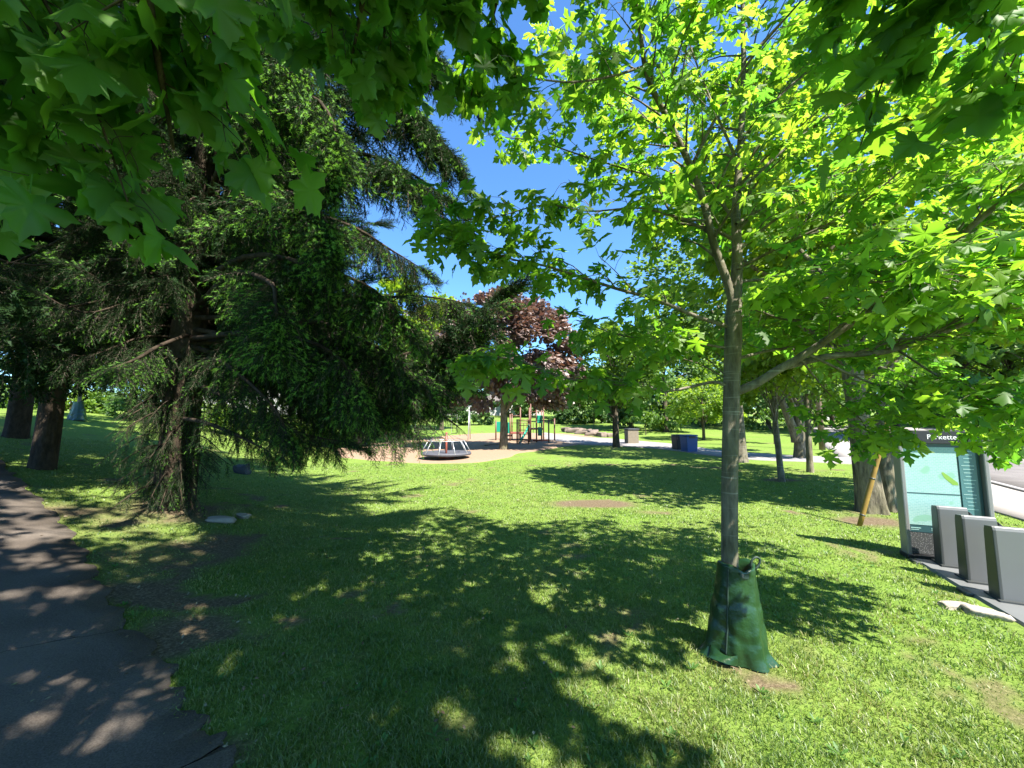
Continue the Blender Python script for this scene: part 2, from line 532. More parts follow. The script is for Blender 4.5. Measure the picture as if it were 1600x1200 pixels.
# ---- path on the left
PATH_R = np.vstack([[(-.55, -3.0), (-.85, 0.0), (-1.15, 1.2)],
                    poly_world([(357, 1200), (333, 1150), (285, 1095), (258, 1033), (190, 965), (157, 910), (133, 867), (100, 820), (62, 782), (25, 745), (0, 722)])])
e_ = unit(PATH_R[-1] - PATH_R[-3])
PATH_R = np.vstack([PATH_R, PATH_R[-1] + e_ * 8, PATH_R[-1] + e_ * 20])
PATH_R = smooth_pts(np.c_[PATH_R, np.zeros(len(PATH_R))], 180)[:, :2]
tg_ = unit(np.gradient(PATH_R, axis=0))
PATH_L = PATH_R + np.c_[-tg_[:, 1], tg_[:, 0]] * 2.5
edge_n = .035 * np.sin(np.arange(180) * .8) + .02 * np.sin(np.arange(180) * 1.9)
PATH_R = PATH_R + np.c_[-tg_[:, 1], tg_[:, 0]] * edge_n[:, None]

def asphalt(name, c1, c2, scale=120):
    m, nt, b = newmat(name)
    b.inputs['Roughness'].default_value = .92; b.inputs['Specular IOR Level'].default_value = .2
    tc = nt.nodes.new('ShaderNodeTexCoord')
    n1 = nt.nodes.new('ShaderNodeTexNoise'); n1.inputs['Scale'].default_value = scale; n1.inputs['Detail'].default_value = 4
    n2 = nt.nodes.new('ShaderNodeTexNoise'); n2.inputs['Scale'].default_value = 1.3; n2.inputs['Detail'].default_value = 7
    n3 = nt.nodes.new('ShaderNodeTexVoronoi'); n3.feature = 'DISTANCE_TO_EDGE'; n3.inputs['Scale'].default_value = .45
    for n in (n1, n2): nt.links.new(tc.outputs['Object'], n.inputs['Vector'])
    wv = nt.nodes.new('ShaderNodeMix'); wv.data_type = 'RGBA'; wv.inputs[0].default_value = .3
    nt.links.new(tc.outputs['Object'], wv.inputs[6]); nt.links.new(n2.outputs['Color'], wv.inputs[7]); nt.links.new(wv.outputs[2], n3.inputs['Vector'])
    ad = nt.nodes.new('ShaderNodeMath'); ad.operation = 'ADD'
    nt.links.new(n1.outputs['Fac'], ad.inputs[0]); nt.links.new(n2.outputs['Fac'], ad.inputs[1])
    cr = nt.nodes.new('ShaderNodeValToRGB')
    cr.color_ramp.elements[0].position = .38; cr.color_ramp.elements[0].color = (*c1, 1)
    cr.color_ramp.elements[1].position = .62; cr.color_ramp.elements[1].color = (*c2, 1)
    hf = nt.nodes.new('ShaderNodeMath'); hf.operation = 'MULTIPLY'; hf.inputs[1].default_value = .5
    nt.links.new(ad.outputs[0], hf.inputs[0]); nt.links.new(hf.outputs[0], cr.inputs[0])
    ck = nt.nodes.new('ShaderNodeMath'); ck.operation = 'LESS_THAN'; ck.inputs[1].default_value = .0012
    nt.links.new(n3.outputs['Distance'], ck.inputs[0])
    mx = nt.nodes.new('ShaderNodeMix'); mx.data_type = 'RGBA'
    nt.links.new(ck.outputs[0], mx.inputs[0]); nt.links.new(cr.outputs[0], mx.inputs[6]); mx.inputs[7].default_value = tuple(c * .4 for c in c1) + (1,)
    nt.links.new(mx.outputs[2], b.inputs['Base Color'])
    bp = nt.nodes.new('ShaderNodeBump'); bp.inputs['Strength'].default_value = .5; bp.inputs['Distance'].default_value = .006
    nt.links.new(n1.outputs['Fac'], bp.inputs['Height']); nt.links.new(bp.outputs[0], b.inputs['Normal'])
    return m

strip('asphalt_path', PATH_L, PATH_R, asphalt('old_asphalt', (.060, .048, .038), (.138, .116, .096)), .022, 180, 14)

# ---- playground surface
PLAY = poly_world([(520, 716), (585, 722), (650, 726), (740, 725), (795, 716), (812, 709), (850, 704), (885, 698), (935, 690), (940, 684), (900, 678), (850, 676), (770, 676), (700, 680), (600, 690), (520, 700)])
PLAY_C = PLAY.mean(0)
def fan_sheet(name, poly, mat, off):
    P = smooth_pts(np.c_[np.vstack([poly, poly[:1]]), np.zeros(len(poly) + 1)], 120)[:-1, :2]
    c = poly.mean(0); V = []; F = []; n = len(P); K = 14
    for k in range(1, K + 1):
        for p in P:
            q = c + (p - c) * k / K
            V.append((q[0], q[1], float(H(*q)) + off - (.06 if k == K else 0)))
    for k in range(K - 1):
        for i in range(n):
            F.append((k * n + i, k * n + (i + 1) % n, (k + 1) * n + (i + 1) % n, (k + 1) * n + i))
    V.append((c[0], c[1], float(H(*c)) + off)); b = len(V) - 1
    F += [(b, i, (i + 1) % n, (i + 1) % n) for i in range(n)]
    me = bpy.data.meshes.new(name)
    me.from_pydata([tuple(v) for v in V], [], [f[:3] if f[2] == f[3] else f for f in F]); me.update()
    return tag(link(name, me, mat, None, True), kind='structure'), P
M['woodchip'] = plain('woodchip', (.25, .165, .105), .95, noise=.35, scale=14, bump=.6, bscale=40)
_, PLAY_P = fan_sheet('playground_surface', PLAY, M['woodchip'], .03)

# ---- concrete park path behind the lawn, pavement and road on the right
M['concrete'] = plain('concrete', (.25, .228, .21), .9, noise=.14, scale=5, bump=.15)
M['concrete_grey'] = plain('concrete_grey', (.23, .215, .21), .9, noise=.14, scale=4, bump=.15)
PP_A = poly_world([(850, 686), (905, 695), (960, 697), (1040, 703), (1100, 711), (1165, 718), (1260, 722), (1395, 728)])
PP_B = poly_world([(850, 676), (905, 683), (960, 686), (1040, 693), (1100, 701), (1165, 708), (1260, 713), (1380, 718)])
strip('park_path', PP_B, PP_A, M['concrete_grey'], .034, 90, 6)
def line_pts(a): return np.array(a, float)
WALK_L = line_pts([(5.6, -6), (7.3, 2.5), (8.9, 6.6), (10.9, 10.8), (15.2, 18), (24.5, 31), (40, 52)])
t_ = unit(np.gradient(WALK_L, axis=0)); nrm_ = np.c_[t_[:, 1], -t_[:, 0]]
strip('pavement', WALK_L, WALK_L + nrm_ * 1.9, M['concrete'], .03, 120, 6)
strip('kerb', WALK_L + nrm_ * 1.94, WALK_L + nrm_ * 2.12, M['concrete_grey'], .06, 120, 4)
ROAD_MAT = asphalt('road_asphalt', (.125, .113, .108), (.175, .16, .152), 60)
strip('road', WALK_L + nrm_ * 2.12, WALK_L + nrm_ * 6.6, ROAD_MAT, .012, 120, 6)
strip('grass_verge', WALK_L + nrm_ * 6.7, WALK_L + nrm_ * 8.3, plain('verge', (.10, .16, .04), .9, noise=.4, scale=12), .03, 120, 4)
strip('far_pavement', WALK_L + nrm_ * 8.3, WALK_L + nrm_ * 10.0, M['concrete'], .03, 120, 4)
strip('far_road', WALK_L + nrm_ * 10.1, WALK_L + nrm_ * 17.0, asphalt('far_asphalt', (.12, .11, .107), (.17, .16, .155), 60), .02, 120, 6)

# ---- bare soil and litter
BARE = []     # x, y, rx, ry, strength
for px, py, rx, ry, s in [(930, 787, 1.1, .5, 1.0), (1000, 800, .8, .4, .5), (250, 860, 1.9, 1.6, .55), (160, 930, .9, .9, .5), (360, 800, 1.2, .8, .45),
                          (290, 985, .55, .4, .7), (240, 1010, .4, .35, .8), (260, 800, 1.2, 1.2, .75), (130, 800, 1.3, .7, .6),
                          (720, 1130, .3, .2, .4), (820, 1080, .35, .22, .35), (1190, 1065, .4, .2, .45), (1100, 965, .7, .35, .4), (1000, 960, .5, .3, .42),
                          (1560, 975, .5, .35, .3), (1440, 925, .7, .35, .35), (1360, 815, .8, .5, .8), (1335, 800, 1.0, .6, .5), (1150, 1040, .4, .3, .4),
                          (720, 1010, .4, .25, .45), (560, 960, .5, .3, .35), (860, 890, .5, .25, .35), (1222, 750, .7, .5, .7), (1250, 716, 1.2, .9, .6), (963, 697, .8, .8, .7),
                          (350, 1185, .3, .25, .7), (1120, 900, .5, .3, .35), (1490, 930, .9, .25, .4), (1230, 735, 3, .8, .4), (1100, 730, 3, .7, .3)]:
    p = gp(px, py); BARE.append((p[0], p[1], rx, ry, s))
def vnoise(x, y, f, seed):
    r = np.random.default_rng(seed).uniform(0, 1, (64, 64))
    u = x * f; v = y * f
    i = np.floor(u).astype(int); j = np.floor(v).astype(int)
    a = u - i; b = v - j; a = a * a * (3 - 2 * a); b = b * b * (3 - 2 * b)
    g = lambda p, q: r[p % 64, q % 64]
    return g(i, j) * (1 - a) * (1 - b) + g(i + 1, j) * a * (1 - b) + g(i, j + 1) * (1 - a) * b + g(i + 1, j + 1) * a * b
def bare(x, y):
    x = np.asarray(x, float); y = np.asarray(y, float)
    nz = .5 * vnoise(x, y, 1.3, 3) + .3 * vnoise(x, y, 3.7, 4) + .2 * vnoise(x, y, 9.1, 5)
    v = np.zeros(x.shape)
    for cx, cy_, rx, ry, s in BARE:
        q = ((x - cx) / rx) ** 2 + ((y - cy_) / ry) ** 2
        v = np.maximum(v, s * 1.3 * np.exp(-q) )
    v = v + sstep(.62, .8, nz) * .45
    return np.clip((v - .35) * 2.2 + (nz - .5) * 1.5, 0, 1) * (v > .12)

# ---- ground: one sheet to the horizon
xs = np.unique(np.concatenate([np.linspace(-16, 16, 330), np.linspace(-60, -16, 60), np.linspace(16, 60, 60), np.array([-900, -500, -300, -200, -140, -100, -80, 80, 100, 140, 200, 300, 500, 900])]))
ys = np.unique(np.concatenate([np.linspace(-8, 20, 290), np.linspace(20, 80, 100), np.array([-600, -200, -80, -40, -20, 100, 130, 180, 250, 400, 700, 1200])]))
GX, GY = np.meshgrid(xs, ys)
GZ = H(GX, GY)
def in_strip(x, y, Lp, Rp):
    return inside(np.vstack([Lp, Rp[::-1]]), x, y)
hard = in_strip(GX, GY, PATH_L, PATH_R) | inside(PLAY_P, GX, GY)
V = np.stack([GX, GY, GZ], -1).reshape(-1, 3)
nx, ny = len(xs), len(ys)
I = (np.arange(ny - 1)[:, None] * nx + np.arange(nx - 1)[None, :]).ravel()
F = np.c_[I, I + 1, I + nx + 1, I + nx]
me = np_mesh('ground', V, F)
at_ = me.attributes.new('bare', 'FLOAT', 'POINT')
at_.data.foreach_set('value', np.clip(bare(GX, GY), 0, 1).ravel().astype(np.float32))
m, nt, b = newmat('lawn_ground')
b.inputs['Roughness'].default_value = .95; b.inputs['Specular IOR Level'].default_value = .1
tc = nt.nodes.new('ShaderNodeTexCoord')
def noise_ramp(scale, stops, detail=6, rough=.6):
    n = nt.nodes.new('ShaderNodeTexNoise'); n.inputs['Scale'].default_value = scale; n.inputs['Detail'].default_value = detail; n.inputs['Roughness'].default_value = rough
    nt.links.new(tc.outputs['Object'], n.inputs['Vector'])
    c = nt.nodes.new('ShaderNodeValToRGB')
    e = c.color_ramp.elements
    while len(e) < len(stops): e.new(.5)
    for i, (p, col) in enumerate(stops):
        e[i].position = p; e[i].color = (*col, 1)
    nt.links.new(n.outputs['Fac'], c.inputs[0])
    return n, c
n1, c1 = noise_ramp(26, [(.3, (.09, .145, .028)), (.5, (.145, .205, .042)), (.72, (.22, .275, .07))], 8, .7)
n2, c2 = noise_ramp(.35, [(.35, (.8, .95, .7)), (.65, (1.0, 1.0, 1.0))], 4)
mg = nt.nodes.new('ShaderNodeMix'); mg.data_type = 'RGBA'; mg.blend_type = 'MULTIPLY'; mg.inputs[0].default_value = 1
nt.links.new(c1.outputs[0], mg.inputs[6]); nt.links.new(c2.outputs[0], mg.inputs[7])
n3, c3 = noise_ramp(38, [(.3, (.05, .036, .022)), (.5, (.12, .09, .055)), (.72, (.27, .215, .14))], 8, .75)
av = nt.nodes.new('ShaderNodeAttribute'); av.attribute_name = 'bare'
ms = nt.nodes.new('ShaderNodeMix'); ms.data_type = 'RGBA'
nt.links.new(av.outputs['Fac'], ms.inputs[0]); nt.links.new(mg.outputs[2], ms.inputs[6]); nt.links.new(c3.outputs[0], ms.inputs[7])
nt.links.new(ms.outputs[2], b.inputs['Base Color'])
bp = nt.nodes.new('ShaderNodeBump'); bp.inputs['Strength'].default_value = .8; bp.inputs['Distance'].default_value = .03
nt.links.new(n1.outputs['Fac'], bp.inputs['Height']); nt.links.new(bp.outputs[0], b.inputs['Normal'])
tag(link('ground', me, m, None, True), kind='structure')

# ---- grass blades
NB = 430000
rr = np.exp(RG.uniform(math.log(1.25), math.log(17.0), NB))
an = RG.uniform(-R(60), R(60), NB)
bx, by = rr * np.sin(an), rr * np.cos(an)
# tufts: pull blades a little towards tuft centres
tu = vnoise(bx, by, 7.0, 21)
bb = bare(bx, by)
keep = ~in_strip(bx, by, PATH_L, PATH_R - (PATH_R - PATH_L) * (.022 + .012 * np.sin(np.arange(180) * 2.3)[:, None])) & ~inside(PLAY_P, bx, by) & ~in_strip(bx, by, WALK_L - nrm_ * .02, WALK_L + nrm_ * 20)
keep &= RG.uniform(0, 1, NB) > bb * 1.05
keep &= RG.uniform(0, 1, NB) < .45 + .9 * tu
keep &= ~((np.abs((bx - 5.2) * .88 + (by - 4.3) * -.48) < .42) & (np.abs((bx - 4.9) * -.48 + (by - 4.0) * -.88) < 1.75))
bx, by, rr, tu, bb = bx[keep], by[keep], rr[keep], tu[keep], bb[keep]
n = len(bx)
w = np.clip(.0016 + rr * .0011, .0024, .02) * RG.uniform(.7, 1.4, n)
hh = (.020 + .024 * RG.uniform(0, 1, n) ** 1.6) * (.7 + .75 * tu) * (1 - .5 * bb) * np.clip(1.1 - rr * .02, .75, 1.2)
th = RG.uniform(0, 2 * math.pi, n)
le = RG.uniform(.2, 1.15, n) * hh
ld = RG.uniform(0, 2 * math.pi, n)
bz = H(bx, by) - .004
B0 = np.stack([bx, by, bz], 1)
sx = np.stack([np.cos(th), np.sin(th), np.zeros(n)], 1) * (w / 2)[:, None]
ln = np.stack([np.cos(ld), np.sin(ld), np.zeros(n)], 1)
upv = np.array([0, 0, 1.0])
mid = B0 + ln * (le * .35)[:, None] + upv * (hh * .6)[:, None]
tip = B0 + ln * le[:, None] + upv * hh[:, None] * RG.uniform(.75, 1.0, (n, 1))
V = np.stack([B0 - sx, B0 + sx, mid + sx * .8, mid - sx * .8, tip], 1).reshape(-1, 3)
k5 = np.arange(n)[:, None] * 5
F = np.concatenate([k5 + np.array([0, 1, 2]), k5 + np.array([0, 2, 3]), k5 + np.array([3, 2, 4])], 1).reshape(-1, 3)
M['grass'] = leafmat('grass', [(.065, .115, .020), (.105, .165, .030), (.15, .21, .042), (.27, .27, .11)],
                     [(.14, .25, .03), (.22, .35, .04), (.31, .43, .06), (.34, .36, .12)], .4, .5, .05)
def patchy(mat, scale, lo, hi):
    nt = mat.node_tree
    tc = nt.nodes.new('ShaderNodeTexCoord'); n = nt.nodes.new('ShaderNodeTexNoise'); n.inputs['Scale'].default_value = scale; n.inputs['Detail'].default_value = 5
    nt.links.new(tc.outputs['Object'], n.inputs['Vector'])
    c = nt.nodes.new('ShaderNodeValToRGB'); c.color_ramp.elements[0].position = .36; c.color_ramp.elements[0].color = (*lo, 1); c.color_ramp.elements[1].position = .64; c.color_ramp.elements[1].color = (*hi, 1)
    nt.links.new(n.outputs['Fac'], c.inputs[0])
    for b in [x for x in nt.nodes if x.type in ('BSDF_DIFFUSE', 'BSDF_TRANSLUCENT')]:
        src = b.inputs[0].links[0].from_socket
        mx = nt.nodes.new('ShaderNodeMix'); mx.data_type = 'RGBA'; mx.blend_type = 'MULTIPLY'; mx.inputs[0].default_value = 1
        nt.links.new(src, mx.inputs[6]); nt.links.new(c.outputs[0], mx.inputs[7]); nt.links.new(mx.outputs[2], b.inputs[0])
patchy(M['grass'], 1.6, (.70, .86, .62), (1.12, 1.02, 1.0))
tag(link('grass', np_mesh('grass', V, F), M['grass'], None), kind='stuff')

# ---- broad-leaved weeds and clover in the near lawn
nw = 300
wr = np.exp(RG.uniform(math.log(1.5), math.log(7), nw)); wa = RG.uniform(-R(50), R(48), nw)
wx, wy = wr * np.sin(wa), wr * np.cos(wa)
k = ~in_strip(wx, wy, PATH_L, PATH_R) & ~in_strip(wx, wy, WALK_L, WALK_L + nrm_ * 20) & (bare(wx, wy) < .6)
wx, wy = wx[k], wy[k]
P_, D_, N_, S_ = [], [], [], []
for x, y in zip(wx, wy):
    kk = RG.integers(4, 9); a0 = RG.uniform(0, 6.3)
    s = RG.uniform(.025, .06)
    for i in range(kk):
        a = a0 + i * 6.283 / kk + RG.normal(0, .2)
        P_.append((x, y, float(H(x, y)) + .008)); D_.append((math.cos(a), math.sin(a), RG.uniform(.25, 1.1))); S_.append(s * RG.uniform(.7, 1.3)); N_.append((0, 0, 1))
WEED = np.array([(0, 0, 0), (.10, .3, -.02), (.17, .65, 0), (.1, .9, .0), (0, 1, -.05), (-.1, .9, 0), (-.17, .65, 0), (-.10, .3, -.02), (0, .5, -.05)])
WEEDF = np.array([(8, i, (i + 1) % 8) for i in range(8)])
V, F = stamp(WEED, WEEDF, np.array(P_), frames(np.array(D_), np.array(N_, float)), np.array(S_))
M['weed'] = leafmat('weed', [(.05, .13, .02), (.08, .17, .03)], [(.1, .26, .02), (.16, .34, .03)], .35)
tag(link('weeds', np_mesh('weeds', V, F), M['weed']), kind='stuff')

# ---- fallen bits: dry leaves, twigs, pale petals
nl = 4200
lr = np.exp(RG.uniform(math.log(1.5), math.log(13), nl)); la = RG.uniform(-R(56), R(30), nl)
lx, ly = lr * np.sin(la), lr * np.cos(la)
k = RG.uniform(0, 1, nl) < np.clip(.12 + bare(lx, ly) * .8 + .25 * (lx < -1.0), 0, 1)
k &= ~(in_strip(lx, ly, PATH_L, PATH_R) & (RG.uniform(0, 1, nl) < .55))
lx, ly, lr = lx[k], ly[k], lr[k]; n = len(lx)
pos = np.stack([lx, ly, H(lx, ly) + RG.uniform(.018, .04, n)], 1)
V, F = stamp(FAR_V * np.array([.8, 1, 1.6]), FAR_F, pos, frames(RG.normal(size=(n, 3)) * np.array([1, 1, .25]), np.array([0, 0, 1.0]) + RG.normal(0, .3, (n, 3))), RG.uniform(.007, .026, n) * (1 + lr * .07))
M['litter'] = leafmat('litter', [(.09, .06, .03), (.17, .12, .07), (.28, .24, .16), (.08, .13, .04)], [(.1, .06, .02), (.2, .14, .05)], .12, gloss=.02)
tag(link('leaf_litter', np_mesh('leaf_litter', V, F), M['litter']), kind='stuff')

# ================================================================== CONIFERS
def spray_template(rng, n_side=9, per=9, main=34, nl=.064, nw=.0068, tips=True, droopy=.25):
    """a spruce branchlet of length 1 along +y: needles (slot 0), fresh shoots at the ends (slot 1), wood (slot 2)"""
    V, F, Mi = [], [], []
    def tri(a, b, c, m):
        k = len(V); V.extend([a, b, c]); F.append((k, k + 1, k + 2)); Mi.append(m)
    def needles(p0, p1, n, ln, m, wd):
        ax = p1 - p0; L = np.linalg.norm(ax); ax /= L
        u = np.cross(ax, [0.3, .1, 1.0]); u /= np.linalg.norm(u); v = np.cross(ax, u)
        for i in range(n):
            t = (i + rng.uniform(0, 1)) / n
            a = rng.uniform(0, 6.283)
            r = math.cos(a) * u + math.sin(a) * v
            q = p0 + (p1 - p0) * t
            d = r * rng.uniform(.6, 1) + ax * rng.uniform(.5, .9)
            s = np.cross(d, ax); s /= np.linalg.norm(s) + 1e-9
            l = ln * rng.uniform(.75, 1.2)
            tri(q - s * wd, q + s * wd, q + d * l, m)
    def wood(p0, p1, r):
        s = np.array([r, 0, 0]); s2 = np.array([0, 0, r])
        tri(p0 - s, p0 + s, p1, 2); tri(p0 - s2, p0 + s2, p1, 2)
    def axis(t):
        return np.array([.05 * math.sin(3 * t), t, -droopy * t * t])
    P = [axis(t) for t in np.linspace(0, 1, 6)]
    for a, b in zip(P[:-1], P[1:]):
        wood(a, b, .009); needles(a, b, main // 5, nl, 0, nw)
    side = 1
    for i in range(n_side):
        t = .10 + .85 * i / n_side
        p = axis(t)
        l = (.25 - .13 * t) * rng.uniform(.7, 1.25)
        d = np.array([side * rng.uniform(.5, .9), rng.uniform(.7, 1.1), rng.uniform(-.4, .4)]); d /= np.linalg.norm(d)
        side = -side
        q = p + d * l + np.array([0, 0, -.08 * l])
        wood(p, q, .006); needles(p, q, per, nl, 0, nw)
        if tips and rng.uniform() < .62:
            e = q + d * .085 + np.array([0, 0, -.05]); needles(q - d * .02, e, 12, nl * .75, 1, nw * 1.1)
    if tips:
        q = P[-1]; d = P[-1] - P[-2]; d /= np.linalg.norm(d)
        needles(q, q + d * .10, 14, nl * .8, 1, nw * 1.1)
    return np.array(V), np.array(F), np.array(Mi)

tr_ = np.random.default_rng(5)
SPR = [spray_template(tr_, 17, 10, 44) for _ in range(4)]
SPR_OLD = [spray_template(tr_, 17, 10, 44, tips=False, droopy=.15) for _ in range(3)]
SPR_FAR = [spray_template(tr_, 9, 6, 20, .09, .022, tips=False) for _ in range(3)]

def conifer(name, base, top, trunk_r, boughs, label, seed, templates, n_per=45, group=None, lean=(0, 0), curtain=.62, trunk_pts=None):
    """boughs: list of (polyline, spray length, spray count, shoot share)"""
    rng = np.random.default_rng(seed)
    base = np.asarray(base, float)
    t = thing(name, base, label, 'tree', group)
    tp = trunk_pts or [base - np.array([0, 0, .15]), base + np.array([lean[0] * .3, lean[1] * .3, top * .3]), base + np.array([lean[0] * .7, lean[1] * .7, top * .7]), base + np.array([lean[0], lean[1], top])]
    link('trunk', trunk_mesh('trunk', tp, [trunk_r, trunk_r * .78, trunk_r * .45, .03], 28, .07, .16, seed, 60), M['bark_spruce'], t, True)
    tubes = []
    buckets = {}
    for pts, sl, cnt, fresh in boughs:
        P = smooth_pts(pts, 14)
        L = np.linalg.norm(np.diff(P, axis=0), axis=1).sum()
        tubes.append((P, np.linspace(.012 + .0065 * L, .004, 14), 6))
        for i in range(cnt):
            s = rng.uniform(.12, 1.0) ** .75
            f = s * 13 * .9999; k = int(f)
            p = P[k] + (P[k + 1] - P[k]) * (f - k)
            tg = unit(P[k + 1] - P[k])
            lat = unit(np.cross(tg, [0, 0, 1.0])) * (1 if rng.uniform() < .5 else -1)
            dn = rng.uniform(.1, 1.0) if rng.uniform() < .28 else rng.uniform(1.0, 2.8)
            d = tg * rng.uniform(.2, .9) + lat * rng.uniform(.15, .95) + np.array([0, 0, -dn * curtain / .62])
            if s > .93: d = tg * 1.2 + lat * .3 + np.array([0, 0, -.15])
            l = sl * rng.uniform(.55, 1.25) * (1.05 - .45 * s)
            tset = templates[0] if rng.uniform() < fresh * (.35 + .65 * s) else templates[1]
            ti = int(rng.integers(len(tset)))
            buckets.setdefault((id(tset), ti), [tset[ti], [], [], [], []])
            b_ = buckets[(id(tset), ti)]
            b_[1].append(p); b_[2].append(d); b_[3].append(unit(lat * rng.uniform(-1, 1) + tg * rng.uniform(-.6, .6) + np.array([0, 0, .5]))); b_[4].append(l)
    Vs, Fs, Ms, o = [], [], [], 0
    for tmpl, p, d, nn, l in buckets.values():
        V, F = stamp(tmpl[0], tmpl[1], np.array(p), frames(np.array(d), np.array(nn)), np.array(l))
        Vs.append(V); Fs.append(F + o); o += len(V); Ms.append(np.tile(tmpl[2], len(p)))
    link('branches', tubes_mesh('branches', tubes), M['bark_spruce'], t, True)
    link('crown', np_mesh('crown', np.concatenate(Vs), np.concatenate(Fs), np.concatenate(Ms)), [M['needle'], M['shoot'], M['twig']], t)
    return t

def auto_boughs(rng, base, trunk, z0, z1, n, lmax, sl, cnt, fresh, az=None, droop=.28, up=.18, ltop=.25):
    out = []
    for i in range(n):
        f = (i + rng.uniform(0, 1)) / n
        z = z0 + (z1 - z0) * f
        a = rng.uniform(0, 2 * math.pi) if az is None else rng.uniform(*az)
        L = lmax * (1 - (1 - ltop) * f) * rng.uniform(.75, 1.1)
        s = np.array([trunk(z)[0], trunk(z)[1], base[2] + z])
        d = np.array([math.cos(a), math.sin(a), 0])
        out.append(([s, s + d * L * .35 + np.array([0, 0, -.04 * L]), s + d * L * .72 + np.array([0, 0, -droop * L]), s + d * L + np.array([0, 0, (-droop + up * .6) * L])],
                    sl, int(cnt * (.5 + .5 * L / lmax)), fresh))
    return out

# ---- the big spruce
SB = gp(268, 792)
def s_tr(z): return (SB[0] + .20 * z / 10, SB[1] + .1 * z / 10)
rs = np.random.default_rng(31)
bo = []
def bough(px0, pts, sl, cnt, fresh):
    """from the trunk out through points given as (px, py, distance)"""
    P = [at(*q) for q in pts]
    s = np.array([*s_tr(px0), SB[2] + px0])
    bo.append(([s] + P, sl * 1.08, int(cnt * 1.5), fresh))
# long boughs to the right
bough(3.6, [(430, 500, 5.9), (560, 560, 5.7), (650, 548, 5.6), (710, 512, 5.6), (778, 462, 5.6)], 1.05, 280, .3)
bough(3.9, [(420, 440, 6.6), (560, 466, 6.6), (640, 462, 6.6), (700, 468, 6.6), (728, 474, 6.6)], .62, 150, .15)
bough(3.1, [(440, 540, 5.2), (560, 580, 5.0), (640, 590, 4.9), (700, 596, 4.9)], .72, 150, .5)
bough(2.6, [(440, 590, 5.4), (540, 630, 5.3), (600, 640, 5.2), (650, 640, 5.2)], .5, 90, .3)
bough(2.9, [(560, 560, 5.6), (640, 610, 5.5), (700, 655, 5.5), (722, 672, 5.5)], .16, 40, .2)
bough(4.6, [(430, 330, 5.4), (540, 350, 5.0), (610, 390, 4.9), (660, 420, 4.9)], .6, 120, .4)
bough(5.2, [(430, 250, 5.6), (560, 240, 5.2), (640, 270, 5.0), (700, 310, 5.0)], .85, 150, .25)
bough(6.2, [(440, 180, 5.6), (560, 140, 5.2), (650, 170, 5.1), (712, 250, 5.1)], 1.0, 170, .15)
bough(7.2, [(430, 100, 5.6), (560, 40, 5.3), (650, 60, 5.2), (725, 130, 5.2)], 1.0, 170, .1)
bough(8.3, [(430, 20, 5.6), (560, -50, 5.3), (650, -60, 5.2), (710, -10, 5.2)], 1.0, 170, .1)
bough(9.2, [(430, -60, 5.8), (540, -140, 5.4), (640, -140, 5.2), (690, -80, 5.2)], 1.0, 150, .1)
# boughs towards the viewer with fresh tips
bough(3.4, [(360, 430, 5.0), (420, 440, 4.0), (430, 475, 3.5), (432, 520, 3.4)], .62, 120, .95)
bough(4.2, [(360, 330, 5.0), (440, 300, 4.1), (500, 330, 3.7), (520, 380, 3.6)], .7, 140, .95)
bough(5.3, [(370, 210, 5.0), (470, 150, 4.2), (520, 190, 3.8), (525, 260, 3.7)], .75, 140, .9)
bough(2.9, [(380, 520, 5.0), (470, 530, 4.2), (530, 560, 3.9), (560, 610, 3.8)], .62, 140, .95)
bough(2.3, [(330, 560, 5.2), (380, 590, 4.6), (430, 640, 4.3), (455, 690, 4.3)], .55, 100, .8)
bough(3.0, [(250, 540, 5.2), (215, 560, 4.6), (190, 570, 4.4), (175, 575, 4.3)], .40, 90, .8)
bough(2.2, [(350, 620, 5.4), (400, 650, 4.9), (480, 680, 4.7), (540, 690, 4.7)], .5, 100, .7)
bough(1.5, [(320, 660, 5.4), (370, 680, 5.0), (410, 700, 4.9), (440, 715, 4.9)], .35, 60, .4)
bough(3.9, [(390, 400, 4.8), (500, 420, 4.2), (580, 450, 4.0), (630, 500, 4.0)], .7, 150, .8)
bough(3.3, [(470, 500, 4.8), (560, 530, 4.5), (620, 560, 4.4), (660, 600, 4.4)], .7, 150, .6)
bough(2.8, [(480, 600, 5.0), (550, 620, 4.6), (590, 635, 4.5), (625, 640, 4.5)], .5, 110, .5)
bough(6.4, [(360, 120, 5.0), (430, 60, 4.3), (460, 80, 4.0), (470, 140, 3.9)], .7, 130, .5)
# behind and left
bo += auto_boughs(rs, SB, s_tr, 4.2, 13.5, 54, 4.3, .85, 105, .15, az=(-.45, 4.0))
bo += auto_boughs(rs, SB, s_tr, 2.4, 8.5, 28, 4.4, .9, 130, .4, az=(-.5, .9))
bo += auto_boughs(rs, SB, s_tr, 2.9, 7.0, 26, 3.6, .8, 110, .1, az=(.6, 3.9), droop=.15)
bo += auto_boughs(rs, SB, s_tr, 2.9, 12.0, 44, 1.7, .62, 62, .25, az=(-3.0, -.4), ltop=.7)
bo += auto_boughs(rs, SB, s_tr, 3.2, 6.5, 12, 3.4, .75, 110, .35, az=(-3.3, -2.2), droop=.22)
# low dead-looking shoots round the foot of the trunk
for i in range(70):
    z = rs.uniform(.35, 2.8); a = rs.uniform(-3.4, .4)
    s = np.array([*s_tr(z), SB[2] + z]); d = np.array([math.cos(a), math.sin(a), 0]); L = rs.uniform(.35, .95)
    bo.append(([s, s + d * L * .5 + np.array([0, 0, .02]), s + d * L + np.array([0, 0, -.28])], .42, 12, .35))
conifer('spruce_tree', SB, 15.5, .29, bo, 'tall dark spruce with drooping boughs and fresh light green tips beside the asphalt path', 3, (SPR, SPR_OLD), lean=(.3, .15))

